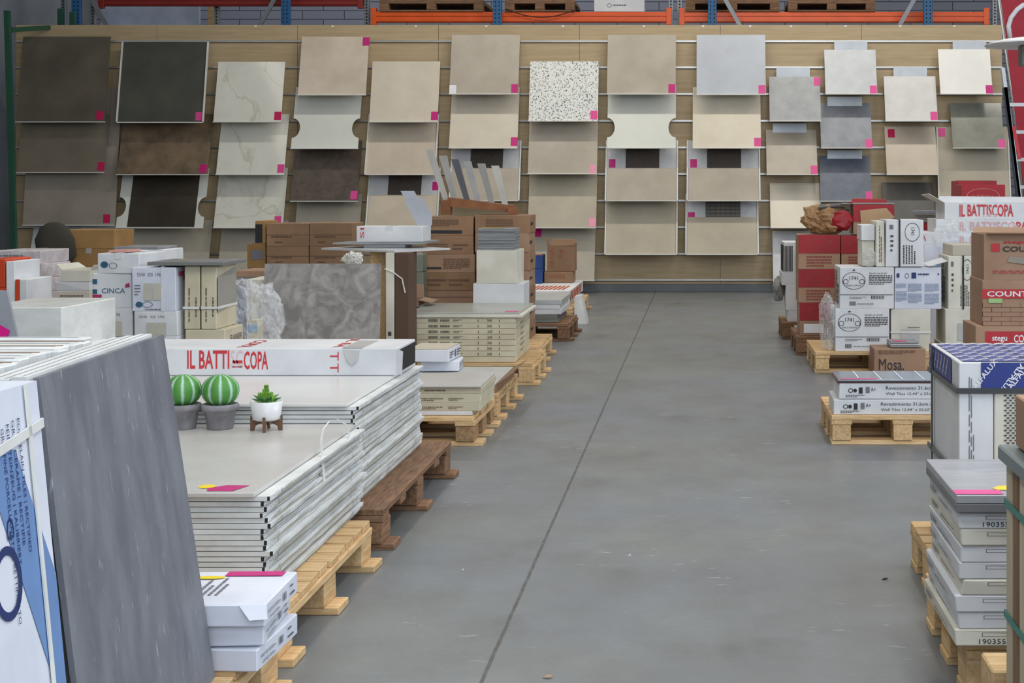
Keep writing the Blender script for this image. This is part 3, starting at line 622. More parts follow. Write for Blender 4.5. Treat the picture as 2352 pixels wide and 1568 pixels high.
# pots
def pot_cactus(px, d_, lab):
    z0 = .4372; x = X(px, d_)
    t = thing('potted_cactus', (x, d_, z0), lab, 'plant', 'small potted cacti')
    pm = mat('grey_clay_pot', (148, 146, 150), .85, (128, 126, 130), 30, bump=.3)
    G().lathe([(.0, 0), (.041, 0), (.043, .003), (.053, .062), (.060, .064), (.063, .070), (.063, .079), (.059, .085), (.052, .085), (.050, .078), (0, .078)], m=0, n=36).out('pot', pm, t)
    g = G(); n = 96; prof = []
    for i in range(15):
        a = -1.22+i*(1.22+1.5)/14; prof.append((.060*math.cos(a)**.9 if math.cos(a) > 0 else 0.001, .130+.054*math.sin(a)))
    g.lathe(prof, n=n, fn=lambda th, z: 1+.045*abs(math.sin(th*5))**.7)
    g.out('cactus_ball', cactus_mat(), t)
    return t
def cactus_mat():
    if 'cactus_skin' in MATS: return MATS['cactus_skin']
    m = bpy.data.materials.new('cactus_skin'); MATS['cactus_skin'] = m; m.use_nodes = True; nt = m.node_tree; N = nt.nodes; L = nt.links; b = N['Principled BSDF']; b.inputs['Roughness'].default_value = .5
    tc = N.new('ShaderNodeTexCoord'); sp = N.new('ShaderNodeSeparateXYZ'); L.new(tc.outputs['Object'], sp.inputs[0])
    at = N.new('ShaderNodeMath'); at.operation = 'ARCTAN2'; L.new(sp.outputs[1], at.inputs[0]); L.new(sp.outputs[0], at.inputs[1])
    mu = N.new('ShaderNodeMath'); mu.operation = 'MULTIPLY'; mu.inputs[1].default_value = 5; L.new(at.outputs[0], mu.inputs[0])
    cs = N.new('ShaderNodeMath'); cs.operation = 'SINE'; L.new(mu.outputs[0], cs.inputs[0]); ab = N.new('ShaderNodeMath'); ab.operation = 'ABSOLUTE'; L.new(cs.outputs[0], ab.inputs[0])
    nz = N.new('ShaderNodeTexNoise'); nz.inputs['Scale'].default_value = 60; L.new(tc.outputs['Object'], nz.inputs['Vector'])
    ad = N.new('ShaderNodeMath'); ad.operation = 'MULTIPLY_ADD'; ad.inputs[1].default_value = .5; L.new(nz.outputs['Fac'], ad.inputs[0]); L.new(ab.outputs[0], ad.inputs[2])
    r = N.new('ShaderNodeValToRGB'); e = r.color_ramp.elements; e[0].position = .40; e[0].color = (*lin((176, 208, 192)), 1); e[1].position = .80; e[1].color = (*lin((88, 150, 74)), 1)
    q = r.color_ramp.elements.new(1.0); q.color = (*lin((76, 142, 58)), 1); L.new(ad.outputs[0], r.inputs[0])
    L.new(r.outputs[0], b.inputs['Base Color']); return m
pot_cactus(420, 5.12, 'round ribbed green cactus in a grey pot, beside the leaning dark tile')
pot_cactus(506, 5.12, 'round ribbed green cactus in a grey pot, beside the white pot')
sx0 = X(612, 5.08)
t = thing('potted_succulent', (sx0, 5.08, .4372), 'small green succulent in a white pot on a brown wooden stand', 'plant')
wm = mat('walnut_stand', (120, 84, 60), .6, (96, 66, 48), 14, (1, 1, 6))
g = G()
for a in (0, math.pi/2):
    rt = Matrix.Rotation(a+.12, 4, 'Z'); pts = [(-.053, 0), (-.040, 0), (-.036, .016), (-.016, .027), (.016, .027), (.036, .016), (.040, 0), (.053, 0), (.053, .050), (.047, .050), (.047, .034), (-.047, .034), (-.047, .050), (-.053, .050)]
    g.prism([rt @ Vector((p, -.0045, q)) for p, q in pts], rt @ Vector((0, .009, 0)))
g.out('stand', wm, t)
G().lathe([(0, .035), (.038, .035), (.0455, .041), (.047, .05), (.0525*1.04, .100), (.051, .1005), (.049, .095), (0, .092)], n=36).out('pot', mat('white_glazed_pot', (236, 236, 236), .3), t)
g = G(); gl = G(); rnd = random.Random(4)
def leaf(gg, base, dirv, L, wd):
    dirv = Vector(dirv).normalized(); sd = dirv.cross(Vector((0, 0, 1))); sd = sd.normalized() if sd.length > .1 else Vector((1, 0, 0)); up = sd.cross(dirv); b0 = Vector(base)
    pts = [b0, b0+dirv*L*.5+sd*wd, b0+dirv*L, b0+dirv*L*.5-sd*wd]; c_ = b0+dirv*L*.5+up*wd*.6; c2 = b0+dirv*L*.5-up*wd*.6
    for i in range(4): gg.face([pts[i], pts[(i+1) % 4], c_]); gg.face([pts[(i+1) % 4], pts[i], c2])
for s_ in range(15):
    bx, by = (rnd.gauss(0, .015), rnd.gauss(0, .012)) if s_ else (0, 0); hh = (.060 if s_ == 0 else rnd.uniform(.018, .050)*(1-min(.6, abs(bx)*14)))
    for k in range(int(hh/.0048)):
        z_ = .094+k*.0048
        for j in range(5):
            a = k*1.1+j*1.257; leaf(g, (bx, by, z_), (math.cos(a), math.sin(a), .9), .017*(1-.35*k*.0048/hh), .0055)
for j in range(11):
    a = j*.571+.2; leaf(gl, (0, 0, .096), (math.cos(a), math.sin(a), .28+.2*(j % 2)), .054, .010)
g.out('rosette', mat('lime_succulent', (150, 192, 84), .5, (96, 150, 56), 60), t); gl.out('long_leaf', mat('dark_succulent_leaf', (52, 112, 60), .5), t)
# leaning dark grey tile and upright cartons beside it
T0, T1 = (X(90, 2.61), 2.61, Z(868, 2.61)), (X(376, 3.41), 3.41, Z(768, 3.41))
lean = Vector((.097, 0, -.79))
slate = mat('dark_grey_streaked_stone', (126, 129, 136), .5, (104, 107, 115), 11, (1, 1, .35), 8, lo=.36, hi=.64)
def slate_flecks(m):
    nt = m.node_tree; N = nt.nodes; L = nt.links; b = N['Principled BSDF']; prev = b.inputs['Base Color'].links[0].from_socket
    tc = N.new('ShaderNodeTexCoord'); mp = N.new('ShaderNodeMapping'); mp.inputs['Scale'].default_value = (1, 1, .3); L.new(tc.outputs['Object'], mp.inputs[0])
    n = N.new('ShaderNodeTexNoise'); n.inputs['Scale'].default_value = 70; n.inputs['Detail'].default_value = 2; L.new(mp.outputs[0], n.inputs['Vector'])
    r = N.new('ShaderNodeMapRange'); r.inputs[1].default_value = .66; r.inputs[2].default_value = .8; r.inputs[4].default_value = .8; L.new(n.outputs['Fac'], r.inputs[0])
    x = N.new('ShaderNodeMix'); x.data_type = 'RGBA'; L.new(r.outputs[0], x.inputs[0]); L.new(prev, x.inputs[6]); x.inputs[7].default_value = (*lin((178, 182, 188)), 1); L.new(x.outputs[2], b.inputs['Base Color'])
slate_flecks(slate)
t = thing('floor_tile', (T0[0], T0[1], T0[2]-.79), 'big dark grey stone tile leaning on edge in the left foreground', 'tile')
o_ = Vector((T0[0], T0[1], T0[2]-.79))
q = [Vector(T0)-o_, Vector(T1)-o_, Vector(T1)+lean+Vector((.022, 0, 0))-o_, Vector(T0)+lean-o_]
G().prism(q, (-.011, .001, 0)).out('slab', slate, t)
# white cartons parallel to the tile, standing on edge behind it
zc = T1[2]
dir_ = (Vector(T1)-Vector(T0)); dir_.z = 0
for i in range(3):
    off = -.018-.03*i
    a = Vector((T0[0]+off-.0, 2.60, .144)); b_ = Vector((T1[0]+off, 3.385, .144)); lz = zc-.144-.004*i+.004
    t = thing('tile_carton', tuple(a), 'thin white carton on edge, '+NTH[i]+' behind the leaning dark tile', 'box', 'thin white cartons on edge behind the dark tile')
    v = b_-a
    pts = [Vector((0, 0, 0)), v]
    G().prism([(.079-.01*i, 0, 0), (v.x+.079-.01*i, v.y, 0), (v.x, v.y, lz), (0, 0, lz)], (-.027, 0, 0)).out('body', wavy, t)
    G().prism([(-.012, 0.01, lz+.0003), (-.010, 0.01, lz+.0003), (v.x-.010, v.y-.01, lz+.0003), (v.x-.012, v.y-.01, lz+.0003)], (0, 0, .0007)).out('lid_seam', mat('carton_seam', (170, 170, 172), .8), t)
for i in range(16):
    y0 = 2.6+i*.0505; xr = T0[0]-.16-(y0-2.6)*.09+R(-.012, .012); zt_ = zc-.006+R(-.006, .002)
    t = thing('tile_carton', (-2.30, y0, .144), 'thin white carton on edge, '+NTH[i % 14]+(' row' if i < 14 else ' further row')+' back in the left foreground pack', 'box', 'pack of thin white cartons in the left foreground')
    G().box(0, xr+2.30, .001, .048, 0, zt_-.144, bev=.002, jit=.001).out('body', wavy, t)
    G().box(.02, xr+2.28, .023, .0255, zt_-.144-.0002, zt_-.144+.0012).out('lid_seam', mat('carton_seam', (170, 170, 172), .8), t)
    if i in (1, 3, 6, 9, 12, 14): G().box(xr+2.30-.32, xr+2.29, .036, .041, zt_-.144, zt_-.144+.0014).out('torn_strip', mat('torn_card_brown', (150, 120, 92), .8), t)
# blue and white carton on edge at the very left
lx = X(84, 2.55)
t = thing('tile_carton', (lx-.05, 1.95, .144), 'blue and white carton with white straps on edge at the left border', 'box')
hz = Z(874, 2.55)-.144; lw = .6
sh = .075
def mpc(u, v, e=0.): return (.05+sh*(1-v)-.066+.066+e-.0, u*lw, v*hz)
G().prism([(-.13, 0, 0), (.05+sh, 0, 0), (.05, 0, hz), (-.13, 0, hz)], (0, lw, 0)).out('body', white2, t)
bl = mat('light_blue_print', (112, 146, 196), .5)
uu = lambda px, py=None: None
mpf = lambda u, v: mpc(u, v, .0015)
# the face spans u 0..1 (y 1.95..2.55); only u > .77 is in view
printing(t, 0, 0, 0, '', bl, [('p', [(.68, .90), (.75, .885), (.828, .873), (1, .583), (1, .23), (.93, .36), (.715, .755), (.67, .83)])], 'blue_band', mpf)
mpf2 = lambda u, v: mpc(u, v, .0025)
for k, (s_, a, v1) in enumerate((('PORCELAIN TILES | RECTIFIED', .845, .935), ('GRES CERAME | RECTIFIE', .812, .935), ('FEINSTEINZEUG | KALIBRIERT', .780, .93), ('GRES FINE PORCELLANATO | RETTIFICATO', .748, .925))):
    printing(t, 0, 0, 0, '', inkblue, [('t', s_, a, v1-(.28, .26, .29, .40)[k], a+.021, v1, -90)], 'printing', mpf2)
for it_ in [('o', .715, .617, .08, .075, .24), ('o', .74, .31, .09, .09, .24), ('t', 'G', .735, .70, .775, .745, -90)]: printing(t, 0, 0, 0, '', inkblue, [it_], 'large_letter', mpf2)
g = G(); g.prism([mpc(-.02, .80, .003), mpc(1.0, .90, .003), mpc(1.0, .92, .003), mpc(-.02, .82, .003)], (.003, 0, 0)); g.prism([mpc(.905, 0, .003), mpc(.922, 0, .003), mpc(.922, 1, .003), mpc(.905, 1, .003)], (.003, 0, 0)); g.out('strap', strapw, t)
# mosaic boxes on the near pallet
mb = [(-1.355, 3.455, .051, .02), (-1.345, 3.44, .046, .13), (-1.335, 3.43, .052, .08)]
zz = .145; labs = ['white mosaic box lowest of three on the near left pallet', 'white mosaic box in the middle of three on the near left pallet', 'white mosaic box with magenta and yellow stickers on top of three']
for i, (bx, by, hh, rz) in enumerate(mb):
    w_ = .318; t = carton(labs[i], bx+.02, bx+.02+w_, by, by+.30, zz, zz+hh, white2, name='mosaic_box', group='mosaic boxes on the near pallet', rz=rz-.06, jit=.001,
        pr=[('right', ink, [('t', 'SHEET SIZE: 302X302mm', .06, .52, .42, .66), ('t', 'CHIP SIZE: 50X50mm', .10, .22, .40, .36), ('b', .50, .35, .60, .7), ('l', .72, .60, .86, .80, 1), ('l', .72, .23, .93, .43, 1)])])
    if i == 2:
        printing(t, w_, .30, hh, 'top', inkg, [('l', .50, .25, .60, .78, 2, 1), ('l', .40, .2, .50, .72, 2, 1)], 'printing', e=.002)
        printing(t, w_, .30, hh, 'top', magenta, [('r', .48, .83, .92, .97)], 'magenta_sticker', e=.0026)
        printing(t, w_, .30, hh, 'top', yellow, [('e', .38, .78, .12, .05)], 'yellow_sticker', e=.0028)
        printing(t, w_, .30, hh, 'top', dark, [('r', .16, .42, .34, .6)], 'cutout', e=.0026)
        G().prism([(w_-.06, -.003, hh), (w_+.004, -.003, hh), (w_+.01, -.018, hh*.45), (w_-.03, -.02, hh*.4)], (0, .002, 0)).out('torn_flap', white2, t)
    zz += hh+.004
# grey tile standing far left behind the upright cartons
t = thing('floor_tile', (-2.34, 4.55, .4375), 'grey tile with a magenta sticker tilted at the left border', 'tile', rx=0)
G().prism([(0, 0, 0), (.36, -.01, 0), (.19, .10, .50), (-.2, .10, .52)], (0, .012, 0)).out('slab', mat('mid_grey_tile', (150, 154, 162), .4), t)
G().prism([(.165, .062, .36), (.20, .062, .34), (.216, .068, .38), (.18, .070, .40)], (0, .001, -.001)).out('magenta_sticker', magenta, t)
# ================================================================ LEFT, ALONG THE AISLE
FP = lambda a, b_, c, d_, n=3: ('l', a, b_, c, d_, n)
pallet('pine pallet under the three flat brown cartons', -1.86, -1.10, 7.32, 8.02, nb=6, blk=chip)
G_ = 'flat brown cartons on the third pallet'
z = pile(7.36, .5, .1455, [
  (880, 1085, 944, 'white foam sheet under the flat brown cartons', white, dict(name='foam_sheet', cat='sheet', jit=0.)),
  (890, 1102, 925, 'flat brown carton lowest of three beside the aisle', cream, dict(group=G_, pr=[('front', inkb, [FP(.35, .2, .6, .6, 2), FP(.66, .25, .82, .6, 2)])])),
  (888, 1104, 905, 'flat brown carton, middle one of three beside the aisle', cream, dict(group=G_, pr=[('front', inkb, [FP(.35, .2, .6, .6, 2), FP(.66, .25, .82, .6, 2)])])),
  (888, 1106, 889, 'flat brown carton, uppermost of three beside the aisle', cream, dict(group=G_, pr=[('front', inkb, [FP(.4, .4, .75, .7, 1)])]))])
loose_tile('beige floor tile lying on the flat brown cartons', X(880, 7.34), X(1104, 7.34), 7.34, 7.84, z+.001, pale, .010)
pallet('pallet under the open tray of pale tiles', -1.83, -1.10, 8.15, 9.05, nb=7)
carton('shallow open carton full of pale grey tiles beside the aisle', -1.80, -1.115, 8.18, 9.0, .145, .188, kraft, flaps=[('r', .09, 35, kraft)], tile_in=mat('pale_green_grey_tile', (200, 203, 200), .25))
z = .196
zz = Z(824, 8.72)
carton('white carton with ink print, lower of two on the pale tiles', X(965, 8.7), X(1052, 8.7), 8.72, 8.97, z, z+.058, white2, group='white cartons on the pale tiles', rz=.06, pr=[('right', ink, [FP(.1, .2, .4, .8), ('b', .5, .2, .62, .8), FP(.7, .2, .95, .8)])])
t = carton('white carton with a cream tile on top, upper of two on the pale tiles', X(938, 8.65), X(1030, 8.65), 8.66, 8.98, z+.063, z+.132, white2, group='white cartons on the pale tiles', rz=-.05, pr=[('right', ink, [FP(.1, .2, .4, .8), ('b', .5, .2, .62, .8), FP(.7, .2, .95, .8)])])
G().box(.002, .225, .005, .31, .071, .078).out('tile', S['cream'], t, label='cream tile'); 
pallet('pallet under the tall pack of cream cartons', -1.98, -1.07, 9.6, 10.42, nb=7, gap=.6)
g5 = 'cream cartons stacked with barcodes'
zt5 = .432; n5 = 8; h5 = (zt5-.145)/n5
for i in range(n5):
    zi = .145+i*h5
    carton('flat cream carton with barcodes, '+ORD[n5-1-i]+' in the pack beside the aisle', -1.94, -1.185+R(-.004, .004), 9.62, 10.4, zi+.001, zi+h5, cream, group=g5, jit=.001,
        pr=([('front', ink, [('b', .26, .25, .34, .75), ('b', .36, .3, .44, .7), ('t', '1', .68, .25, .685, .7), ('t', '345', .76, .25, .80, .75), ('t', '1', .86, .25, .865, .7), FP(.47, .3, .55, .7, 2)]), ('right', ink, [FP(.3, .3, .55, .7, 2)])] if i else []))
loose_tile('large grey green tile topping the pack of cream cartons', X(935, 9.6), X(1192, 9.6), 9.62, 10.42, zt5+.022, mat('grey_green_tile', (176, 178, 170), .3), .012, [(pinkst, [('r', .86, .04, .98, .14)], 'pink_sticker')])
carton('open lid tray under the grey green tile', X(925, 9.6), X(1200, 9.6), 9.605, 10.41, zt5+.001, zt5+.021, ivory, name='tray', cat='tray', jit=0)
carton('opened kraft carton with raised flaps left of the cream pack', X(882, 10.1), X(960, 10.1), 10.1, 10.38, zt5+.036, zt5+.075, kraft2, flaps=[('f', .10, 12, kraft2), ('b', .10, 70, kraft2), ('r', .09, -12, kraft2)])
carton('white carton standing left of the cream pack behind the mottled tile', X(868, 9.7), X(904, 9.7), 9.7, 10.1, 0, .46, white, group=None)
# leaning mottled tile
t = thing('floor_tile', (X(604, 8.1), 8.0, .145), 'mottled grey concrete look tile leaning upright behind the long carton', 'tile')
swirl = mat('swirled_concrete_tile', (160, 157, 153), .32, (118, 115, 112), 9, detail=9, lo=.36, hi=.64)
nt = swirl.node_tree; nz = [n for n in nt.nodes if n.type == 'TEX_NOISE'][0]; nz.inputs['Distortion'].default_value = 1.5
zt_ = Z(604, 8.3)-.145
G().prism([(0, 0, 0), (X(878, 8.1)-X(604, 8.1), 0, 0), (X(882, 8.3)-X(604, 8.1), .22, zt_), (X(618, 8.3)-X(604, 8.1), .22, zt_)], (0, .012, 0)).out('slab', swirl, t)
pallet('pallet under the leaning mottled tile', -2.75, -1.9, 7.9, 8.68, oldw, nb=7)
carton('pale carton block behind the leaning mottled tile', -2.5, -1.93, 8.26, 8.65, .145, Z(640, 8.3), ivory)
# sample table of sheets with posts
d9 = 9.5
def sheet(lab, pts, z0, th, m):
    t = thing('sheet', (0, 0, z0), lab, 'sheet'); c = Vector((sum(p[0] for p in pts)/4, sum(p[1] for p in pts)/4, 0)); t.location = (c.x, c.y, z0)
    G().prism([(p[0]-c.x, p[1]-c.y, 0) for p in pts], (0, 0, th)).out('slab', m, t)
zs = Z(574, 9.7)
tag(G().box(0, X(886, d9)-X(850, d9), 0, .09, 0, zs, bev=.003).out('wooden_post', pine[1], loc=(X(850, d9), d9, 0)), 'brown wooden post holding up the white sheets', 'post')
carton('tall cream carton beside the wooden post', X(886, 9.3), X(905, 9.3), 9.3, 9.57, 0, zs-.001, ivory, pr=[('front', ink, [('l', .3, .25, .7, .45, 3)])])
tag(G().box(0, X(939, 9.3)-X(907, 9.3), 0, .26, 0, zs-.001, bev=.003).out('brown_board', mat('dark_brown_board', (92, 68, 52), .7), loc=(X(907, 9.3), 9.3, 0)), 'dark brown upright board under the white sheets', 'board')
sheet('white diamond shaped sheet lowest above the wooden post', [(X(738, 9.75), 9.75), (X(905, 9.3), 9.3), (X(1034, 9.75), 9.75), (X(868, 10.3), 10.3)], zs, .012, mat('glossy_white_sheet', (214, 216, 216), .25))
carton('small spacer carton between the white sheets', X(835, 9.75), X(930, 9.75), 9.75, 10.0, zs+.013, Z(560, 9.8), white)
z9 = Z(560, 9.8)+.001
sheet('grey sheet under the white wrapped carton', [(X(764, 9.7), 9.7), (X(971, 9.7), 9.7), (X(975, 9.7), 10.25), (X(815, 9.7), 10.25)], z9, .012, gtile)
carton('white wrapped carton with red letters lying on the grey sheet', X(816, 9.72), X(969, 9.72), 9.75, 10.05, z9+.013, Z(520, 9.72), white, name='skirting_carton', pr=[('front', inkred, [('t', 'SI', .06, .25, .12, .9, 90)])], tape=clear)
t = thing('sample_tile', (X(960, 10.0), 9.98, Z(520, 9.72)+.002), 'pale grey sample tile tilted on the wrapped carton', 'tile')
bx_, bz_ = X(960, 10.0), Z(520, 9.72)+.002
Q = lambda px, py: (X(px, 10.0)-bx_, 0, max(0, Z(py, 10.0)-bz_))
G().prism([Q(921, 438), Q(952, 438), Q(985, 500), Q(978, 530), Q(966, 530)], (0, .011, 0)).prism([(p[0], -.013, p[2]) for p in (Q(930, 462), Q(972, 453), Q(994, 492), Q(994, 530), Q(962, 530))], (0, .010, 0)).out('slab', mat('pale_blue_grey_tile', (186, 190, 198), .35), t)
tag(G().ribbon([(X(a, 9.3), 9.3, Z(b_, 9.3)) for a, b_ in ((884, 617), (905, 626), (924, 640), (927, 655), (931, 672))], (.0, .014, 0.001), .006).out('plastic_strap', strapw), 'bent white strap sticking up beside the mottled tile', 'strap')
tag(G().box(0, .003, -.003, 0, 0, .001).out('strap_end', strapw, loc=(X(884, 9.3), 9.3, Z(617, 9.3))), 'tip of the bent white strap', 'strap') if False else None
# greenish tiles
for i in range(6):
    z0 = i*.13+.002
    carton('greenish tile pack, '+ORD[5-i]+' left of the brown cartons', X(938, 10.95), X(972, 10.95), 10.95, 11.25, z0, z0+.128, mat('greenish_tile_edges', (150, 160, 146), .4, (128, 138, 126), 30, (1, 1, 8)), name='tile_pack', cat='tiles', group='greenish tile packs', jit=.004)
# tall brown cartons
pallet('pallet under the tall brown cartons', -2.0, -1.14, 10.48, 11.55, nb=8, gap=.7)
gb = 'brown cartons in the tall pile'
fpr = [('front', inkb, [FP(.16, .45, .72, .85, 4), ('r', .16, .15, .78, .3)])]
pile(11.1, .42, .145, [
 (974, 1088, 740, 'brown carton on the pallet, lowest in the left column', kraft2, dict(group=gb, seam=True)),
 (974, 1088, 697, 'brown carton second from the pallet in the left column', kraft2, dict(group=gb, seam=True)),
 (975, 1086, 667, 'shallow brown carton third from the pallet in the left column', kraft2, dict(group=gb, seam=True)),
 (973, 1090, 626, 'brown carton with text band fourth from the pallet in the left column', kraft, dict(group=gb, pr=[('front', inkb, [FP(.08, .2, .45, .7, 2), FP(.5, .2, .9, .7, 2)])])),
 (975, 1090, 584, 'brown carton with black strip fifth from the pallet in the left column', kraft2, dict(group=gb, pr=[('front', ink, [('r', .04, .2, .34, .3)]), ('front', inkb, [FP(.38, .2, .9, .8, 6)])])),
 (971, 1087, 541, 'brown carton second from the top in the left column', kraft, dict(group=gb, pr=[('front', inkb, [FP(.08, .2, .5, .6, 3), FP(.6, .2, .9, .6, 2)])])),
 (971, 1087, 497, 'brown carton with wide black bar on top of the left column', kraft, dict(group=gb, pr=[('front', inkb, [FP(.16, .48, .72, .85, 4)]), ('front', ink, [('r', .16, .12, .78, .28)], 'black_bar')]))])
rc = [740, 700, 660, 622, 580, 536, 494]
pile(11.1, .42, .145, [(1091 if i > 4 else 1093, 1216-(2*(i % 2)), rc[i], 'brown carton, '+ORD[6-i]+' in the right column of the tall pile', kraft2 if i % 2 else kraft, dict(group=gb, pr=[('front', inkb, [FP(.2, .3, .7, .8, 5)]), ('right', ink, [('r', .2, .45, .5, .6)])])) for i in range(7)])
z = pile(10.52, .36, .145, [
 (1086, 1202, 651, 'tall plain white carton behind the cream pack', white, {}),
 (1096, 1188, 575, 'ivory carton in torn white wrapping below the grey tiles', ivory, dict(jit=.006))])
for i in range(13):
    x0 = X(1098, 10.55)+R(-.006, .006); 
    tag(G().box(0, .262, 0, .26, 0, .0108, bev=.001).out('sample_tile', gtile, loc=(x0, 10.55+R(-.006, .006), z+.001+i*.0118)), 'thin grey tile, '+ORD[12-i]+' on the ivory carton', 'tile', 'thin grey tiles on the ivory carton')
printing(thing('yellow_label', (X(1103, 10.55), 10.55, z+.001+13*.0118), 'yellow label lying on the thin grey tiles', 'label'), .16, .1, .0, 'top', yellow, [('r', 0, .0, 1, 1)], 'paper')
# rack of slanted samples on the brown cartons
zr0 = Z(494, 11.1)+.001
rk = thing('sample_rack', (X(1012, 11.2), 11.2, zr0), 'brown slotted wooden rack holding slanted tile samples', 'rack')
wr = mat('orange_brown_wood', (150, 98, 60), .6, (124, 78, 46), 10, (1, 6, 1))
G().box(0, .07, 0, .1, 0, .11).out('end_block', wr, rk); G().box(.5, .57, 0, .1, 0, .055).out('end_block', wr, rk)
G().prism([(.05, .02, .06), (.53, .02, .02), (.53, .02, .07), (.05, .02, .13)], (0, .22, 0)).out('slotted_bar', wr, rk)
cols = [(196, 192, 184), (176, 174, 168), (98, 98, 104), (180, 178, 176), (168, 166, 160), (206, 202, 192)]
for i, (a, b_, c_, d_) in enumerate(((977, 344, 1030, 468), (1008, 358, 1050, 470), (1036, 366, 1080, 474), (1064, 371, 1105, 478), (1096, 376, 1137, 482), (1128, 381, 1168, 488))):
    dd = 11.25
    t = thing('sample_tile', (X(c_, dd), dd, Z(d_, dd)+.002), NTH[i]+' slanted tile sample from the left in the brown rack', 'tile', 'slanted samples in the brown rack')
    dx = X(a, dd)-X(c_, dd); hz_ = Z(b_, dd)-Z(d_, dd); w_ = .062
    G().prism([(-w_*.5, 0, 0), (w_*.1, 0, 0), (dx+w_*.9, 0, hz_), (dx, 0, hz_)], (0, .03, 0)).out('slab', mat('sample_colour_'+NTH[i], cols[i], .3), t)
# grey stack and orange stack further on
pallet('pallet under the low grey tile stack', -1.9, -1.09, 12.4, 13.35, oldw, nb=7)
gl_ = 'layers of the low grey tile stack'
pile(12.5, .8, .145, [
 (1180, 1282, 733, 'dark grey carton lowest in the low stack past the brown cartons', mat('grey_card', (124, 124, 118), .6), dict(group=gl_)),
 (1180, 1280, 722, 'grey carton second lowest in the low stack past the brown cartons', mat('grey_card', (124, 124, 118), .6), dict(group=gl_)),
 (1182, 1290, 710, 'white torn carton in the low stack past the brown cartons', white, dict(group=gl_, jit=.006)),
 (1180, 1286, 700, 'white carton second from top in the low stack past the brown cartons', white, dict(group=gl_)),
 (1180, 1290, 688, 'pale grey tile carton topping the low stack past the brown cartons', mat('pale_grey_tile_top', (190, 194, 192), .3), dict(group=gl_))])
pallet('pallet under the orange and white striped cartons', -1.95, -1.19, 14.0, 15.9, nb=9)
zo = pile(14.2, 1.6, .145, [
 (1180, 1302, 694, 'white carton under the orange striped one near the end of the aisle', white, dict(jit=.002)),
 (1180, 1308, 668, 'white and orange striped carton near the end of the aisle', white, dict(pr=[('top', orange, [('p', [(.1+.08*i, .1), (.14+.08*i, .1), (.18+.08*i, .45), (.14+.08*i, .45)]) for i in range(10)]), ('right', orange, [('p', [(.05+.12*i, .1), (.11+.12*i, .1), (.15+.12*i, .9), (.09+.12*i, .9)]) for i in range(7)])]))])
zo += .003
tag(G().prism([(0, 0, 0), (.12, 0, 0), (.06, .1, .26), (0, .05, .25)], (0, .25, 0)).out('torn_wrapping', mat('white_torn_paper', (214, 214, 212), .7), loc=(-1.183, 14.0, .0)), 'torn white wrapping hanging off the pallet near the aisle end', 'wrapping')
carton('lower cardboard box with rust red lettering near the slat wall', X(1250, 15.4), X(1316, 15.4), 15.4, 15.72, zo, Z(624, 15.4), kraft, group='boxes with rust lettering', pr=[('front', mat('rust_ink', (170, 84, 60), .6), [('t', 'VIVES', .15, .35, .72, .72)])])
carton('taller open cardboard box with an upright rust red word', X(1256, 15.4), X(1319, 15.4), 15.42, 15.72, Z(624, 15.4)+.003, Z(566, 15.4), kraft, group='boxes with rust lettering', flaps=[('l', .09, 80, kraft), ('b', .07, 75, kraft), ('r', .03, 80, kraft)], pr=[('front', mat('rust_ink', (170, 84, 60), .6), [('t', 'VIVES', .10, .15, .24, .92, -90), FP(.45, .5, .6, .9, 2)])])
for i, (a, b_) in enumerate(((655, 617), (617, 586))):
    carton(['lower blue carton left of the boxes with rust lettering', 'upper blue carton with orange end left of the boxes with rust lettering'][i], X(1226, 15.3), X(1245, 15.3), 15.3, 15.6, zo if i == 0 else Z(617, 15.3)+.002, Z(b_, 15.3), mat('blue_card', (30, 72, 136), .5), group='blue cartons near the aisle end', pr=[('top', orange, [('r', .1, .1, .9, .9)]), ('left', orange, [('r', .2, .2, .8, .8)])])
carton('orange striped carton left of the blue cartons', X(1211, 15.25), X(1224, 15.25), 15.25, 15.6, zo, Z(583, 15.25), white, pr=[('front', orange, [('p', [(.0, .1+.2*i), (1, .16+.2*i), (1, .24+.2*i), (0, .18+.2*i)]) for i in range(4)])])
# ================================================================ LEFT, SECOND ROW
gw = 'printed white tile cartons left of the cream cartons'
d7 = 7.2
pallet('pallet under the printed white cartons in the second row', -2.94, -2.2, 7.1, 8.3 if False else 7.85, nb=7)
W5540 = [('front', inkg, [('t', '5540', .12, .80, .30, .88), ('t', '020', .36, .80, .48, .88), ('t', '196', .54, .80, .66, .88), ('l', .06, .35, .2, .62, 4), ('o', .36, .16, .12, .07, .15), FP(.3, .02, .9, .07, 1)]), ('front', inkteal, [('e', .17, .16, .08, .065)]), ('front', mat('tile_in_window', (196, 192, 176), .5), [('r', .28, .26, .47, .64), ('r', .49, .26, .68, .64)], 'tile_window'), ('right', inkmag, [('r', .1, .8, .3, .9), ('r', .3, .7, .5, .8), ('r', .6, .85, .8, .95)])]
CIN = [('front', inkteal, [('t', 'CINCA', .24, .44, .84, .58), ('r', .0, .70, .12, .84), ('r', 0, .42, .12, .55)]), ('front', inkmag, [('r', 0, .28, .24, .40), ('r', 0, .14, .12, .28), ('r', .26, .14, .38, .26), ('p', [(.84, .60), (.97, .62), (.95, .74), (.86, .7)])], 'logo')]
FPR = [('front', inkg, [('t', '5540', .12, .74, .30, .84), ('t', '020', .38, .74, .5, .84), ('t', '196', .56, .74, .7, .84)]), ('front', mat('tile_in_window', (196, 192, 176), .5), [('r', .3, .0, .5, .55), ('r', .52, .0, .74, .55)], 'tile_window')]
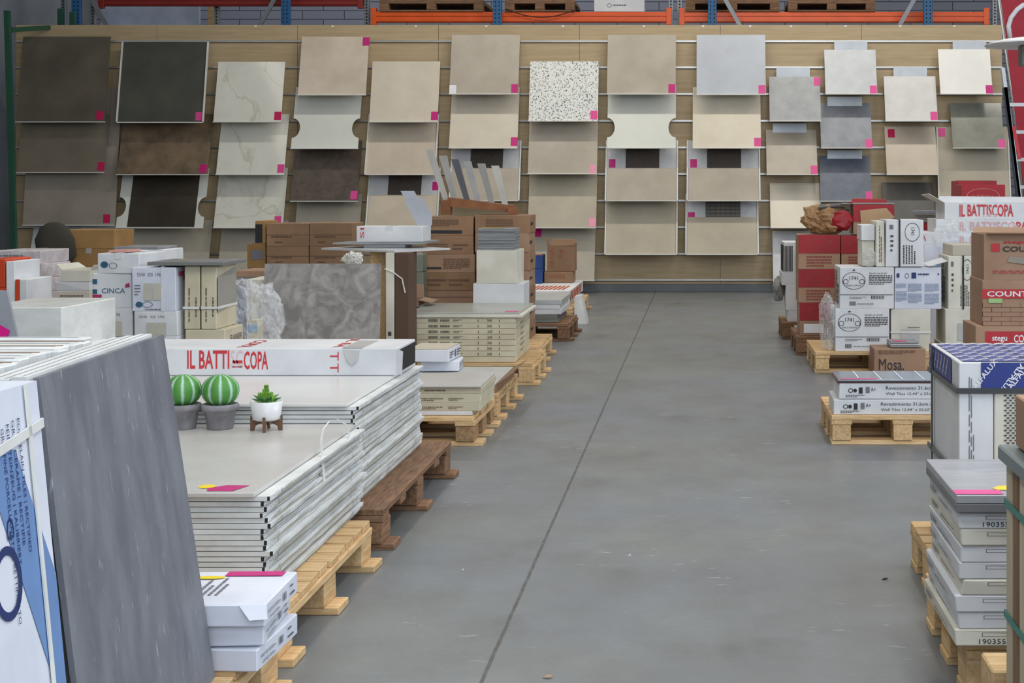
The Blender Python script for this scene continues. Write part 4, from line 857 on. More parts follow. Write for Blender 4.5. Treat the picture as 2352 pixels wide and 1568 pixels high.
pile(d7, .3, .145, [
 (214, 304, 772, 'white carton lowest beneath the carton with magenta squares', white, {}),
 (214, 304, 708, 'white carton printed 5540 directly below the carton with magenta squares', white, dict(group=gw, pr=FPR)),
 (213, 302, 628, 'white carton with teal lettering, magenta and teal squares', white, dict(group=gw, pr=CIN)),
 (224, 322, 582, 'white carton with two small round logos on top of the carton with magenta squares', white, dict(group=gw, rz=-.05, tape=white, pr=[('front', inkteal, [('e', .17, .45, .09, .16)]), ('front', inkg, [('o', .38, .4, .1, .15, .15)])]))])
z_ = Z(582, d7)
loose_tile('pink tile sample on the carton with two round logos', X(243, d7), X(288, d7), d7+.03, d7+.2, z_+.004, mat('pink_tile', (210, 150, 140), .5), .01)
pile(d7-.02, .3, .145, [
 (308, 408, 772, 'white carton low in the second row left of the cream cartons', white, {}),
 (308, 408, 715, 'white carton printed 5540 below the carton with two windows', white, dict(group=gw, pr=FPR)),
 (303, 404, 614, 'white carton printed 5540 020 196 with two tile windows', white2, dict(group=gw, pr=W5540, strap=(white, [('v', .7)])))])
dc = 7.22
pile(dc, .30, .145, [
 (426, 515, 757, 'row of low cream cartons beneath the upright cream cartons', cream, dict(name='tile_carton', pr=[('right', ink, [('t', 'FLAVIKER', .3, .84, .9, .92)])]))])
zc2 = Z(757, dc)+.002
CR = lambda: [('front', inkb, [('l', .25, .12, .42, .95, 1, 1), ('l', .68, .2, .86, .7, 1, 1)])]
carton('left upright cream carton strapped beside the white cartons', X(423, dc), X(459, dc), dc, dc+.3, zc2, Z(611, dc), cream, group='upright cream cartons', pr=CR(), strap=(strapw, [('h', .34)]))
carton('right upright cream carton with a large grey tile in its side', X(462, dc), X(498, dc), dc, dc+.3, zc2, Z(611, dc), cream, group='upright cream cartons', strap=(strapw, [('h', .34)]), pr=CR()+[('right', mat('grey_side_tile', (160, 156, 146), .5), [('p', [(.0, .26), (.95, .36), (.95, .94), (.0, .82)])], 'side_tile')])
t = loose_tile('dark grey tile lying on the upright cream cartons', X(345, dc), X(520, dc), dc-.04, dc+.32, Z(611, dc)+.004, mat('dark_grey_sample', (124, 124, 122), .5), .018, [(yellow, [('e', .3, .5, .05, .04)], 'yellow_sticker')])
loose_tile('dark tile edge beneath the dark grey tile', X(423, dc), X(512, dc), dc+.0, dc+.3, Z(611, dc)+.0025, ivory, .001) if False else None
# things seen over them
loose_tile('grey tile on white cartons behind the carton with magenta squares', X(262, 8.0), X(362, 8.0), 8.0, 8.3, Z(572, 8.0), gtile, .012)
pile(8.0, .3, .145, [(265, 372, 640, 'large white carton behind the carton with magenta squares', white, {}), (268, 376, 573, 'white carton with curled top behind the carton with magenta squares', white, dict(jit=.006))])
pallet('pallet behind the carton with magenta squares', -3.4, -2.82, 7.95, 8.5, nb=5)
# far left low groups
pile(6.0, .55, 0., [(-60, 143, 706, 'tall white wrapped pack in the far left middle', mat('wrapped_white_pack', (226, 227, 224), .35, (210, 211, 206), 9, (1, 1, 2)), dict(name='wrapped_pack', jit=.004))])
pile(7.3, .4, 0., [(152, 212, 736, 'dark red carton beneath the grey tiles left of the magenta squared carton', mat('maroon_card', (96, 44, 40), .6), {})])
loose_tile('grey brown tile on the dark red carton left of the magenta squared carton', X(150, 7.25), X(212, 7.25), 7.25, 7.65, Z(736, 7.3)+.003, mat('grey_brown_tile', (150, 142, 130), .4), .02)
orc = mat('orange_red_card', (214, 72, 36), .5)
pile(7.7, .3, 0., [(-30, 12, 660, 'lower orange carton at the far left border', orc, dict(group='orange cartons at the left border')), (-40, 12, 595, 'upper orange carton at the far left border', orc, dict(group='orange cartons at the left border'))])
carton('white carton end beside the orange cartons', X(14, 7.7), X(33, 7.7), 7.7, 8.0, 0, Z(600, 7.7), white)
carton('small orange and white carton right of the orange cartons', X(36, 7.7), X(62, 7.7), 7.7, 8.0, 0, Z(640, 7.75), white, pr=[('front', orc, [('r', 0, .7, .4, 1.), ('r', .0, .55, .35, .66)])])
lp = mat('lilac_white_card', (212, 204, 204), .6, (190, 180, 182), 22)
pile(8.8, .4, 0., [(a, b_, p, 'lilac printed carton, '+ORD[3-i]+' in the far left pile', lp, dict(group='lilac cartons in the far left pile', jit=.006, tape=clear, pr=[('front', inkmag if False else inkg, [FP(.1, .5, .95, .75, 1)])])) for i, (a, b_, p) in enumerate(((-20, 100, 672), (-20, 100, 640), (-25, 98, 606), (-20, 92, 576)))])
pile(8.5, .35, 0., [(128, 206, 696, 'cream carton lowest left of the magenta squared carton', ivory, {}), (131, 207, 668, 'cream carton with brown print left of the magenta squared carton', ivory, dict(pr=[('front', inkb, [FP(.1, .3, .8, .7, 2)])])), (126, 206, 646, 'bulging white carton left of the magenta squared carton', white, dict(jit=.005)), (140, 206, 621, 'small cream carton on the pile left of the magenta squared carton', ivory, dict(flaps=[('l', .05, 40), ('r', .03, 60)]))])
gk = 'golden brown cartons near the slat wall'
pile(12.8, .45, 0., [(146, 250, 612, 'golden brown carton lowest of the far left three', kraft3, dict(group=gk)), (146, 262, 570, 'golden brown carton, middle of the far left three', kraft3, dict(group=gk, tape=clear)), (142, 262, 528, 'golden brown carton with lifted lid, top of the far left three', kraft3, dict(group=gk, jit=.005))])
g = G(); g.lathe([(.001, 0), (.10, .01), (.15, .1), (.15, .24), (.11, .34), (.05, .38), (.001, .385)], n=18, fn=lambda th, z: 1+.12*math.sin(3*th+z*9))
o = g.out('dark_sack', mat('dark_olive_cloth', (62, 58, 48), .9), loc=(X(126, 12.6), 12.61, Z(615, 12.6))); tag(o, 'dark rounded sack left of the golden brown cartons', 'sack')
carton('white carton under the dark sack', X(100, 12.6), X(142, 12.6), 12.45, 12.78, 0, Z(615, 12.6), ivory)
gg = 'brown cartons in the block near the slat wall'
rows_l = [(612, 709, 690), (612, 709, 610), (612, 709, 566), (612, 709, 513)]
BP = [('front', inkb, [FP(.12, .35, .9, .5, 1), FP(.2, .12, .5, .25, 1)])]
pile(12.2, .42, 0., [(a, b_, p, 'brown carton, '+ORD[3-i]+' in the left half of the brown block', kraft, dict(group=gg, pr=BP, seam=i > 1)) for i, (a, b_, p) in enumerate(rows_l)])
pile(12.2, .42, 0., [(711, 809, p, 'brown carton, '+ORD[3-i]+' in the right half of the brown block', kraft, dict(group=gg, pr=BP, seam=i > 1)) for i, p in enumerate((690, 610, 566, 512))])
pile(12.25, .35, 0., [(570, 610, 615, 'dark brown carton lowest left of the brown block', kraft, {}), (568, 610, 560, 'golden carton with a grey label left of the brown block', kraft3, dict(pr=[('front', inkg, [('r', .25, .35, .85, .75)])])), (586, 610, 507, 'narrow carton with black end left of the brown block', kraft3, dict(pr=[('front', ink, [('r', .02, .05, .7, .85)])]))])
z = pile(10.1, .4, 0., [(546, 604, 681, 'blue carton with a white label behind the leaning mottled tile', mat('navy_card', (36, 52, 112), .5), dict(pr=[('front', wht, [('r', .38, .87, 1, .95)])])), (546, 606, 653, 'dark blue carton below the grey sheets', mat('navy_card', (36, 52, 112), .5), dict(pr=[('front', wht, [('r', .3, .1, 1, .45), ('r', .55, .0, .6, 1.)])])), (545, 608, 637, 'grey wrapped tiles above the dark blue carton', gtile, {}), (543, 608, 622, 'kraft board above the grey wrapped tiles', kraft2, dict(name='board', cat='board'))])
# ---------------------------------------------------------------- crumpled film and paper
from mathutils import noise as mn
def crumple(name, label, cat, loc, size, m, seed=1, sub=4, amp=.18):
    b = bmesh.new(); bmesh.ops.create_icosphere(b, subdivisions=sub+1, radius=1); off = Vector((seed*3.1, seed*1.7, seed*.9))
    for v in b.verts:
        p = v.co.copy(); n = p.normalized()
        k = mn.noise(p*1.6+off)*.9+abs(mn.noise(p*4.5+off))*.9-.25+abs(mn.noise(p*11+off))*.35
        v.co = p*(1+amp*1.7*k)
        v.co = Vector((v.co.x*size[0]/2, v.co.y*size[1]/2, max(v.co.z, -.92)*size[2]/2+size[2]*.46))
    g = G(); b.verts.index_update(); g.add(b); o = g.out(name, m, loc=loc); tag(o, label, cat); return o
crumple('plastic_wrap', 'crumpled clear plastic wrap between the cream cartons and the mottled tile', 'plastic wrap', (X(577, 7.7), 7.75, .30), (.27, .3, .50), clear, 3)
carton('kraft roll carton with blue band inside the clear wrap', X(570, 7.7), X(592, 7.7), 7.7, 7.8, .146, Z(735, 7.7), cream, pr=[('front', mat('pale_blue_band', (130, 170, 204), .5), [('r', 0, .86, 1, .95)])])
crumple('plastic_wrap', 'crumpled silvery wrap above the mottled tile', 'plastic wrap', (X(805, 8.7), 8.75, Z(612, 8.7)), (.11, .12, .085), mat('silvery_foil', (206, 204, 198), .25, metal=.2), 5)
carton('pale carton column carrying the silvery wrap', X(780, 8.7), X(842, 8.7), 8.72, 8.95, 0, Z(612, 8.7)+.002, ivory)
# ================================================================ RIGHT SIDE
pallet('pine pallet under the wall tile cartons on the right', .64, 1.34, 7.36, 8.05, nb=6)
RV = lambda: [('front', ink, [('t', 'Revestimiento 31,6cm x 60cm', .37, .58, .88, .82), ('t', 'Wall Tiles 12,44" x 23,62" Aprox.', .37, .22, .88, .44), ('r', .155, .35, .185, .75), ('o', .09, .55, .02, .14, .3), ('e', .125, .55, .014, .12), ('t', 'A+', .25, .5, .29, .75), ('l', .05, .1, .2, .3, 2)]), ('front', inkg, [('r', .21, .4, .24, .78)], 'pictogram')]
x0, d_ = X(1916, 7.38), 7.38
carton('white wall tile carton printed Revestimiento, lower of two', x0, x0+.62, d_, d_+.33, .145, .221, white, group='wall tile cartons on the right pallet', pr=RV(), jit=.003)
carton('white wall tile carton printed Revestimiento, upper of two', x0+.025, x0+.645, d_, d_+.33, .223, .300, white, group='wall tile cartons on the right pallet', pr=RV(), jit=.003)
t = loose_tile('sheet of blue grey glass mosaic with a pink label on the wall tile cartons', x0+.02, x0+.66, d_-.01, d_+.34, .311, mat('blue_grey_glass_tile', (142, 154, 164), .15), .008, [(wht, [('r', .33*i-.005, 0, .33*i+.005, 1) for i in (1, 2)]+[('r', .16, 0, .17, 1), ('r', .49, 0, .5, 1), ('r', .82, 0, .83, 1)], 'grout_line'), (pinkst, [('r', .02, .04, .3, .16)], 'pink_label')])
loose_tile('dark red backing tile beneath the blue grey mosaic sheet', x0+.015, x0+.655, d_, d_+.33, .3015, mat('maroon_tile', (110, 66, 66), .5), .008)
# Mosa box
cd = 9.92
carton('brown cardboard box with one bold black word on the floor', X(2008, cd), X(2126, cd), cd, cd+.28, 0.001, Z(801, cd), kraft2, name='cardboard_box', pr=[('front', ink, [('t', 'Mosa.', .09, .30, .58, .68)]), ('front', inkb, [('l', .08, .82, .8, .96, 3)])])
for i in range(3):
    loose_tile(NTH[i]+' thin sample tile up on the brown box with one black word', X(2047, cd), X(2118-3*i, cd), cd+.03, cd+.25, Z(801, cd)+.006+i*.013, [gtile, S['lgrey'], gtile][i], .010, [(pinkst, [('r', .1, .1, .6, .5)], 'pink_label')] if i == 2 else [])
# scroll emblem cartons
pallet('pine pallet under the cartons with scroll emblems', .78, 1.62, 10.25, 11.1, nb=7)
d1 = 10.28
def P1741(rot=False):
    if rot: return [('front', ink, [('o', .70, .74, .20, .2, .06), ('t', '1741', .66, .68, .76, .84, -90), ('l', .44, .06, .80, .46, 5, 1), ('b', .10, .80, .2, .9), FP(.12, .3, .2, .7, 4)]), ('left', ink, [('l', .3, .1, .7, .9, 3, 1)])]
    sc = []
    for sg in (-1, 1):
        for vv in (.66,): sc += [('o', .26+sg*.15, vv, .05, .06, .2)]
    return [('front', ink, [('o', .26, .68, .215, .21, .05), ('t', '1741', .18, .70, .34, .79), ('t', 'MARCA CORONA', .12, .545, .40, .585), ('r', .26-.02, .92, .28, .95), ('t', '20x20 cm 8"x8"', .54, .84, .88, .88), ('l', .54, .58, .97, .82, 6), ('r', 0, .335, .985, .348), ('b', .58, .24, .82, .32), ('b', .18, .08, .30, .18)]+sc), ('front', inkg, [('l', .33, .10, .8, .14, 1), ('l', .18, .24, .5, .3, 2)]), ('left', inkb, [('l', .1, .1, .9, .9, 3, 1)])]
g17 = 'white cartons with scroll emblems'
pile(d1, .42, .145, [(1919, 2043, 709, 'white carton with scroll emblem, lower left one', white, dict(group=g17, pr=P1741())), (1929, 2053, 614, 'white carton with scroll emblem, on the lower left one', white, dict(group=g17, pr=P1741()))])
BL = [('front', mat('pale_blue_ink', (120, 140, 176), .5), [('l', .02, .5, .24, .62, 8), ('l', .28, .42, .58, .62, 8), ('l', .64, .42, .95, .62, 8), ('l', .02, .18, .26, .44, 8), ('l', .28, .15, .58, .38, 8), ('l', .64, .12, .95, .38, 8)]), ('front', inkblue, [('l', .5, .79, .88, .88, 1), ('r', .36, .74, .46, .88), ('o', .26, .80, .045, .06, .2), ('r', .04, .76, .1, .86), ('r', .92, .82, .95, .86)])]
pile(d1+.02, .40, .145, [(2047, 2137, 710, 'cream carton with a square window beside the lower scroll emblem carton', ivory, dict(pr=[('front', mat('window_tile', (190, 188, 188), .5), [('r', .25, .15, .72, .52)], 'tile_window'), ('front', inkg, [('r', .42, .56, .73, .58)])], strap=(strapw, [('h', .45)]))), (2055, 2162, 614, 'white carton with blue text blocks beside the upper scroll emblem carton', white2, dict(pr=BL))])
zt7 = Z(614, d1)+.004
carton('scroll emblem carton standing on end on top of the white cartons', X(2035, d1), X(2122, d1), d1+.01, d1+.38, zt7, Z(505, d1), white, group=g17, pr=P1741(True), strap=(ink, [('v', .36)]))
carton('slim cream carton behind the upright scroll emblem carton', X(2014, d1), X(2033, d1), d1+.03, d1+.38, zt7, Z(508, d1), ivory, group=g17, pr=[('front', inkb, [('l', .3, .1, .7, .9, 2, 1)])])
carton('small blank white carton left of the upright scroll emblem carton', X(1981, d1), X(2012, d1), d1+.08, d1+.38, Z(553, d1), Z(517, d1), white)
carton('low cream carton supporting the small blank white carton', X(1983, d1), X(2012, d1), d1+.1, d1+.38, zt7, Z(553, d1)-.001, ivory)
pile(d1+.0, .4, 0., [(2166, 2234, 790, 'cream carton lowest right of the blue text carton', ivory, {}), (2171, 2234, 710, 'cream carton with window right of the blue text carton', ivory, dict(pr=[('front', mat('window_tile', (190, 188, 188), .5), [('r', .45, .1, 1, .6)], 'tile_window')])), (2178, 2240, 588, 'scroll emblem carton on end with open flap at right', ivory, dict(group=g17, pr=P1741(True), strap=(ink, [('v', .55)]), )), (2187, 2240, 562, 'grey cream open flap box on the right scroll emblem carton', kraft2 if False else mat('grey_cream_card', (190, 182, 166), .6), {})])
tag(G().prism([(0, 0, 0), (.13, 0, .035), (.12, .2, .05), (-.02, .2, .01)], (0, .0, .004)).out('carton_flap', white, loc=(X(2135, d1-.05), d1-.0, Z(612, d1))), 'loose white flap lying over the blue text carton', 'flap')
# film bits
crumple('plastic_wrap', 'clear plastic wrap hanging at the left of the scroll emblem cartons', 'plastic wrap', (X(1903, d1), d1+.1, .15), (.11, .3, .40), clear, 11)
crumple('plastic_wrap', 'clear plastic wrap bulging left of the upright scroll emblem carton', 'plastic wrap', (X(1998, d1), d1+.05, zt7+.001), (.09, .2, .13), clear, 12)
# red cartons
pallet('weathered pallet under the red cartons', .72, 1.42, 11.35, 12.1, oldw, nb=6)
dr_ = 11.4
gr_ = 'red and brown cartons'
def RED(d_=0): return [('front', redc, [('r', 0, .46, 1, 1)], 'red_panel'), ('front', mat('dull_gold_ink', (150, 60, 50), .6), [('o', .5, .76, .3, .12, .12), ('l', .2, .06, .8, .4, 4), ('l', .3, .5, .8, .56, 1)])]
pile(dr_, .34, .145, [(1837, 1928, 695, 'red and brown carton with a white label, lowest in the left column', kraft2, dict(group=gr_, pr=RED()+[('front', wht, [('r', .1, .08, .6, .36)], 'white_label')])), (1834, 1926, 618, 'red and brown carton, second lowest in the left column', kraft2, dict(group=gr_, pr=RED())), (1834, 1930, 539, 'red and brown carton on top of the left column', kraft2, dict(group=gr_, pr=RED()))])
pile(dr_, .34, .145, [(1932, 2012, 695, 'red and brown carton, lowest in the right column', kraft2, dict(group=gr_, pr=RED())), (1932, 2012, 618, 'red and brown carton, second lowest in the right column', kraft2, dict(group=gr_, pr=RED())), (1932, 2014, 541, 'red and brown carton on top of the right column', kraft2, dict(group=gr_, pr=RED()))])
zr1 = Z(539, dr_)+.004
g = crumple('paper_bag', 'crumpled brown and red paper bag on the left red carton', 'bag', (X(1899, dr_), dr_+.16, zr1), (.34, .28, .235), mat('crumpled_kraft_paper', (176, 138, 98), .7, (156, 118, 80), 6), 21, 3, .2)
sm = G(); b = bmesh.new(); bmesh.ops.create_icosphere(b, subdivisions=2, radius=1); rnd = random.Random(5)
for v in b.verts: v.co = Vector((v.co.x*.10+.11, v.co.y*.03-.12, v.co.z*.08+.10))*1+Vector([rnd.uniform(-.012, .012) for _ in range(3)])
sm.add(b); sm.out('red_printed_fold', redc, g)
G().prism([(-.06, -.1, .19), (.12, -.12, .21), (.13, .05, .225), (-.04, .06, .215)], (0, 0, .012)).out('dark_tile', mat('dark_sample', (70, 66, 64), .5), g)
t = carton('open red and brown carton with a folded kraft flap on the right red carton', X(1961, dr_), X(2055, dr_), dr_+.03, dr_+.36, zr1, Z(470, dr_), kraft2, group=gr_, flaps=[('b', .05, 60, redc), ('l', .03, 40, redc)], pr=[('front', redc, [('r', 0, .42, 1, 1)], 'red_panel')])
G().prism([(.06, -.012, .03), (.27, -.012, .05), (.31, -.012, .13), (.25, -.012, .2), (.05, -.012, .18)], (0, .005, 0)).out('folded_flap', mat('light_kraft', (196, 162, 124), .7), t)
loose_tile('grey sheet resting on the open red carton', X(1935, dr_), X(2056, dr_), dr_+.05, dr_+.34, Z(470, dr_)+.004, gtile, .008)
# white carton with black slats at left of the red ones
pallet('weathered pallet under the dark slatted carton', .68, 1.2, 12.55, 13.2, oldw, nb=5)
pile(12.6, .4, .145, [(1809, 1835, 712, 'white torn carton low beside the red cartons', white, dict(jit=.008)), (1806, 1834, 655, 'white torn carton beside the red cartons', white, dict(jit=.008)), (1796, 1834, 625, 'shallow white carton with pink label left of the red cartons', white, dict(jit=.004, pr=[('top', pinkst, [('r', .2, .1, .7, .5)])])), (1800, 1833, 556, 'upright carton of dark tiles left of the red cartons', white, dict(pr=[('left', dark, [('r', .02, .02, .98, .9)]), ('front', mat('dark_tile_edges', (60, 58, 52), .6), [('r', .06+.1*i, .03, .12+.1*i, .88) for i in range(6)])]))])
crumple('paper', 'crumpled grey paper left of the red cartons on the right', 'paper', (X(1792, 12.6), 12.85, .30), (.10, .2, .22), mat('grey_crumpled_paper', (160, 158, 152), .7), 31, 2)
G_w = None
# skirting carton pile at the right
dp = 10.85
pallet('pallet under the skirting cartons at the right', 1.62, 2.6, 10.8, 11.42, nb=7)
pile(dp, .42, .145, [
 (2130, 2420, 700, 'large white carton at the bottom of the right skirting pile', white2, {}),
 (2128, 2420, 620, 'white carton with blue band in the right skirting pile', white2, dict(pr=[('front', mat('sky_blue_ink', (120, 170, 206), .5), [('r', 0, .1, .3, .3), ('r', .0, .6, .2, .75)])])),
 (2122, 2420, 562, 'wrapped white carton below the skirting cartons', white2, dict(pr=[('front', mat('sky_blue_ink', (120, 170, 206), .5), [('r', .02, .1, .3, .35)])])),
 (2112, 2420, 533, 'lower wrapped skirting carton with faded red letters', white, dict(name='skirting_carton', pr=[('front', inkred, [('t', 'A', .01, .3, .05, .8), ('t', '*IL BATTISCOPA', .3, .1, .8, .7)])])),
 (2150, 2420, 503, 'middle wrapped skirting carton with red letters', white, dict(name='skirting_carton', pr=[('front', inkred, [('t', '*IL BATTISCOPA', .2, .12, .78, .8)])])),
 (2170, 2420, 466, 'top open skirting carton with red letters at right', white, dict(name='skirting_carton', flaps=[('l', .13, 30, ivory), ('b', .045, 78, white), ('f', .0, 0, white)], pr=[('front', inkred, [('t', '*IL BATTISCOPA', .135, .14, .63, .92)])]))])
g = crumple('plastic_wrap', 'clear plastic wrap stretched over the skirting cartons at right', 'plastic wrap', (X(2250, dp), dp-.06, Z(588, dp)), (.66, .10, .30), clear, 41, 4, .10)
carton('red carton with scroll emblem behind the skirting cartons', X(2207, 11.45), X(2308, 11.45), 11.45, 11.75, Z(466, 11.45)-.02, Z(424, 11.45), redc, rz=-.02, pr=[('front', mat('dusty_pink_ink', (200, 110, 110), .6), [('o', .5, .45, .38, .38, .08), ('t', 'la fabbrica', .26, .36, .74, .56)])])
carton('red carton with white top left behind the red scroll emblem carton', X(2199, 11.8), X(2290, 11.8), 11.8, 12.1, Z(466, 11.8)-.02, Z(415, 11.8), redc, pr=[('top', ivory, [('r', .02, .02, .98, .98)])])
carton('tall white carton column beneath the red scroll carton', X(2199, 11.45), X(2312, 11.45), 11.44, 12.2, 0, Z(466, 11.45)-.022, white)
pile(11.85, .3, 0., [(2108, 2158, 512, 'red carton under the grey samples near the skirting cartons', redc, {})])
for i in range(3): loose_tile(NTH[i]+' grey sample up on the red carton left of the skirting cartons', X(2112-4*i, 11.85), X(2160-3*i, 11.85), 11.86, 12.1, Z(512, 11.85)+.004+i*.035, [S['mgrey'], S['dk'], S['mgrey']][i], .022)
# Stegu cartons
ds = 8.1
pallet('pallet under the brown brick slip cartons at the right', 1.42, 2.25, 8.05, 8.9, nb=7)
st_brick = mat('brick_print_card', (166, 134, 110), .7)
def brickprint():
    it = []
    for r_ in range(5):
        it.append(('r', 0, .1*r_+.0, 1, .1*r_+.008))
        for c_ in range(5): it.append(('r', (.25*c_+(.12 if r_ % 2 else 0)) % 1, .1*r_, (.25*c_+(.12 if r_ % 2 else 0)) % 1+.005, .1*r_+.1))
    return it
stred = mat('bright_red_print', (190, 44, 52), .5)
for side, x0_ in (('a', 0),):
    pile(ds, .38, .145, [
     (2238, 2432, 876, 'brown carton on the pallet, lowest of the brick slip cartons', kraft2, {}),
     (2240, 2432, 748, 'brown carton with a low red bar, third from the top of the brick slip cartons', kraft2, dict(group='brown brick slip cartons', pr=[('front', stred, [('r', .12, .66, 1, .9)], 'red_bar'), ('front', wht, [('t', '*stegu', .2, .7, .38, .82), ('t', '*COUNTRY', .46, .7, .86, .84)])])),
     (2256, 2432, 643, 'brown brick pattern carton with a red bar and green label', kraft2, dict(group='brown brick slip cartons', pr=[('front', inkb, brickprint()), ('front', stred, [('r', 0, .60, 1, .80)], 'red_bar'), ('front', wht, [('t', '*COUNTRY', .06, .64, .78, .76)]), ('front', mat('green_label', (160, 196, 130), .5), [('r', .08, .5, .26, .6)], 'green_label')])),
     (2260, 2424, 538, 'brown open carton with a red square and brick picture at the right border', kraft2, dict(group='brown brick slip cartons', flaps=[('f', .05, 8, kraft2), ('b', .08, 20, kraft2)], pr=[('front', stred, [('r', .10, .62, .22, .80), ('t', '*stegu', .27, .78, .60, .86), ('l', .12, .14, 1, .22, 2)]), ('front', ink, [('t', '*COUNTRY', .26, .62, .98, .74)]), ('front', mat('grey_brick_print', (150, 140, 128), .6), [('p', [(.32, .40), (.98, .26), (.98, .44), (.36, .52)])], 'brick_picture')]))])
# strapped Alfalux pack
xa = .755; ya, yb2 = 4.40, 4.95; za = .745
pallet('pallet under the strapped white pack with blue print', .70, 1.5, 4.40, 5.02, nb=6)
t = thing('strapped_tile_pack', (xa, ya, .145), 'strapped white tile pack with diagonal lettering in blue and white on the right', 'tile pack')
W_, L_2, H_2 = .62, yb2-ya, za-.145
for i in range(6):
    a = W_*i/6; G().box(a+.001, a+W_/6-.001, 0, L_2, 0, H_2, bev=.003, jit=.001).out('carton', ivory if i else white, t)
navy = mat('navy_blue_print', (44, 62, 138), .4)
afm = facemap('front', W_, L_2, H_2, .004); atp = facemap('top', W_, L_2, H_2, .003); alf = facemap('left', W_, L_2, H_2, .004)
printing(t, 0, 0, 0, '', navy, [('r', .105, .872, 1, 1.0)], 'blue_print', facemap('front', W_, L_2, H_2, .003))
it = []
ca = math.cos(.85); sa = math.sin(.85)
def diag(mp, words, um, vm, n0):
    g = G()
    for (s_, u, v, ln, hh, an) in words:
        vs, fs = glyphs(s_); P = []
        for a, b_ in vs:
            p = a*ln; q_ = b_*hh; P.append(g.bm.verts.new(mp((u+p*math.cos(an)-q_*math.sin(an))/um, (v+p*math.sin(an)+q_*math.cos(an))/vm)))
        for f in fs:
            try: g.bm.faces.new([P[i] for i in f])
            except ValueError: pass
    return g
wl = []
for k in range(6): wl.append(('*ALFALUX', .05+.052*k, .520, .105, .016, .9) if k % 2 == 0 else ('*ALFALUX', .128+.052*k, .598, .105, .016, .9+math.pi))
diag(afm, wl, W_, H_2, 0).out('white_lettering', wht, t)
topmat = mat('navy_blue_print', (44, 62, 138), .4)
wl2 = []
for k in range(14):
    for j in range(6): wl2.append(('*ALFALUX', .018+.0425*k, .02+j*.088, .080, .019, .92))
printing(t, 0, 0, 0, '', navy, [('r', (1/6)*i+.004+(.02 if i == 0 else 0), .015, (1/6)*(i+1)-.004, .94) for i in range(6)], 'blue_top_print', facemap('top', W_, L_2, H_2, .002))
diag(atp, wl2, W_, L_2, 0).out('white_lettering', wht, t)
wl3 = []
for k in range(9): wl3.append(('*ALFALUX', .06+.056*k, .548, .085, .024, .5))
printing(t, 0, 0, 0, '', navy, [('r', .0, .875, .78, 1)], 'blue_print', facemap('left', W_, L_2, H_2, .003))
diag(alf, [(w__[0], w__[1]-.055, .532, .07, .015, .9) for w__ in wl3[:7]], L_2, H_2, 0).out('white_lettering', wht, t)
# honeycomb windows on the front
hx = []
for r_ in range(38):
    for c_ in range(16): hx.append(('e', .115/W_*W_+.105-.0+(c_+.5*(r_ % 2))*.0245, .40+r_*.0122, .008, .0045))
hx = [h for h in hx if h[1] < .52 and h[2] < .85]
printing(t, 0, 0, 0, '', mat('honeycomb_hole', (96, 92, 92), .8), hx, 'honeycomb_print', facemap('front', W_, L_2, H_2, .003))
printing(t, 0, 0, 0, '', inkg, [('l', .045, .2, .075, .93, 3, 1), ('l', .02, .4, .03, .6, 1, 1)], 'printing', facemap('front', W_, L_2, H_2, .003))
g = G()
for z_ in (H_2*.862, H_2*.45): g.box(-.005, W_+.005, -.008, -.004, z_-.008, z_+.008); g.box(-.009, -.0045, -.008, L_2, z_-.008, z_+.008)
g.box(-.009, -.0045, L_2-.09, L_2-.08, 0, H_2)
g.out('strap', mat('black_strap', (70, 72, 74), .3), t)
# boxes with grey tiles on top
pallet('pallet under the torn white cartons with grey tiles', .648, 1.4, 3.68, 4.34, nb=6, mats=pine)
gq = 'white cartons under the grey tiles on the right'
xq = X(2190, 3.66); n8 = 8; hq = (.468-.146)/n8
for i in range(n8):
    zi = .146+i*hq; off = (.0, .006, .003, .018, .012, .012, .016, .012)[i]
    fr = [('front', ink, [('r', .14, .60, 1.0, .625), ('r', .14, .80, 1, .825), ('r', .14, .60, .143, .82), ('t', '- 120', .30, .68, .36, .76)]+([('t', '190355 1S', .125, .14, .33, .44)] if i in (0, 7) else []))]
    carton('white torn carton, '+ORD[n8-1-i]+' below the grey tiles on the right', xq+off, xq+.46, 3.64+R(-.004, .004), 4.12, zi+.001, zi+hq, white if i % 3 else ivory, group=gq, jit=.004,
        pr=fr+[('left', ink, [('l', .08, .3, .3, .7, 3), ('l', .38, .3, .8, .5, 2)])])
for i in range(2):
    loose_tile(['dark grey tile under the topmost one on the right cartons', 'grey tile with pink and yellow stickers topping the right cartons'][i], X(2199, 3.62)-.002, X(2199, 3.62)+.46, 3.62, 4.11, .471+i*.021+.002, [mat('dark_edge_tile', (118, 118, 120), .4), mat('light_concrete_tile', (168, 170, 174), .32, (152, 154, 158), 10, (1, 3, 1))][i], .020 if i == 0 else .020,
        [(pinkst, [('r', .0, .02, .25, .13)], 'pink_sticker'), (yellow, [('p', [(.22, .17), (.26, .22), (.3, .24), (.35, .23), (.40, .2), (.38, .14), (.3, .12), (.24, .13)])], 'yellow_sticker')] if i else [])
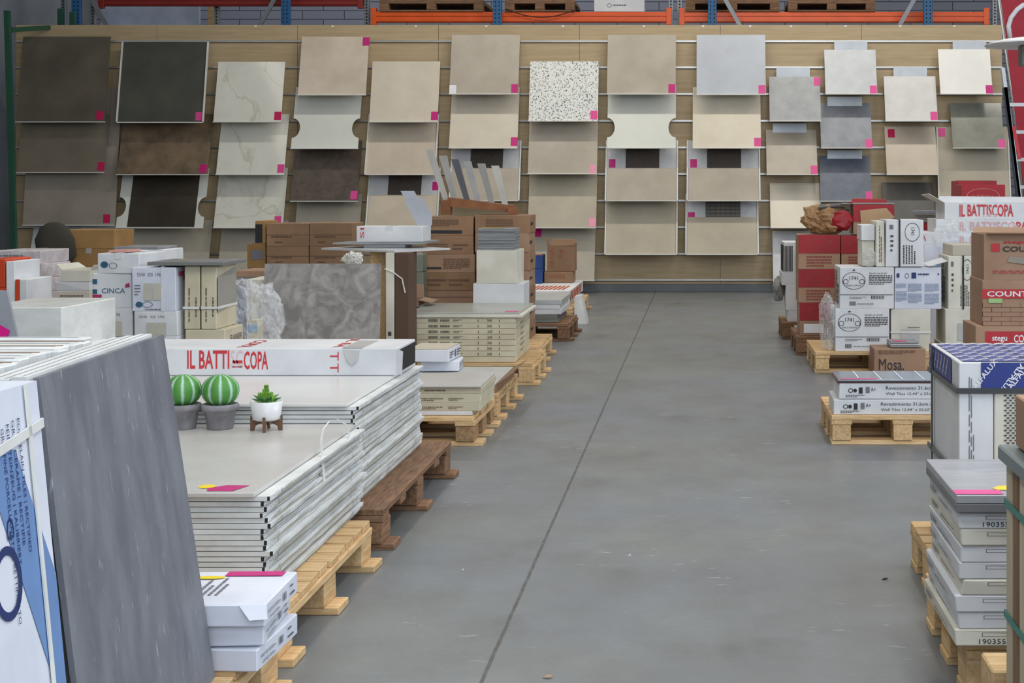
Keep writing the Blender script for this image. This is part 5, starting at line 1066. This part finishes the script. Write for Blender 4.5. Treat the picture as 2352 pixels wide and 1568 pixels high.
# crate at the right edge
cx0, cy0, cy1 = .63, 2.40, 3.10
ct = thing('wooden_crate', (cx0, cy0, 0.0), 'pale wooden crate with green straps and slab top at the right border', 'crate')
crm = mat('pale_crate_board', (206, 196, 170), .7, (184, 170, 142), 8, (1, 1, .3)); crb = mat('brown_crate_board', (150, 116, 88), .7, (126, 94, 68), 8, (1, 1, .3))
h_ = .690; L_ = cy1-cy0
y_ = L_
for k in range(11):
    wb = .055 if k % 2 == 0 else .048
    G().box(0, .02, y_-wb+.001, y_-.001, .14, h_, bev=.002).out('side_board', crm if k % 2 == 0 else crb, ct); y_ -= wb+.012
G().box(.0205, .6, .002, L_-.002, .14, h_-.001).out('tile_load', mat('grey_tile_load', (96, 100, 108), .5), ct)
G().box(.0, .6, L_-.09, L_, .0, .139, bev=.004).out('skid', crm, ct); G().box(.0, .6, .05, .14, .0, .139, bev=.004).out('skid', crm, ct)
G().box(-.014, .62, -.02, L_+.02, h_+.0005, h_+.032, bev=.004).out('slab_top', mat('green_grey_slab', (120, 134, 136), .35), ct)
g = G()
for z_ in (.37, .60): g.box(-.004, -.0015, -.01, L_+.004, z_, z_+.014); g.box(-.004, .6, L_+.001, L_+.004, z_, z_+.014)
g.out('strap', strapg, ct)
carton('pinkish kraft carton in clear wrap on the crate at the right border', .645, 1.05, 2.75, 3.08, h_+.036, h_+.14, kraft2, tape=clear)
bt = thing('timber_block', (.615, 3.17, 0), 'pale timber block on a beam beside the wooden crate at the right', 'timber')
G().box(.0, .10, .0, .13, .125, .235, bev=.004).out('block', pine[0], bt); G().box(.03, .6, .0, .13, .0, .124, bev=.004).out('beam', pine[0], bt)
# ---------------------------------------------------------------- white dome shade and debris
dl = 9.4
t = thing('dome_lamp', (X(2372, dl), dl, Z(100, dl)), 'white dome lamp on an arm at the top of the right border', 'lamp')
G().lathe([(.30, -.012), (.27, .004), (.2, .022), (.1, .036), (.04, .045), (.02, .05)], n=32).out('shade', wht, t)
G().tube([(0, .0, .05), (.0, .0, .4), (.15, 0, .75)], .012).out('arm', alu, t)
G().box(-.08, .06, -.04, .06, -.14, -.013, bev=.006).out('housing', mat('grey_lamp_housing', (120, 118, 112), .5), t)
lf = mat('dry_leaf', (176, 150, 118), .8)
for i, (px, py, s_, lab) in enumerate(((1245, 1557, .03, 'dry curled leaf on the floor at the bottom edge'), (2025, 1332, .022, 'small dark leaf on the floor near the right cartons'), (1443, 1277, .008, 'tiny white paper scrap in the middle of the floor'), (1060, 1311, .009, 'tiny wood chip on the floor right of the pine pallet'))):
    y_ = D(py, 0); m = [lf, dark, wht, cream][i]
    g = G(); g.prism([(0, 0, .001), (s_*.5, -s_*.25, .003), (s_, 0, .004), (s_*.55, s_*.3, .006)], (0, 0, .0015))
    tag(g.out('floor_scrap', m, loc=(X(px, y_), y_, 0)), lab, 'scrap')
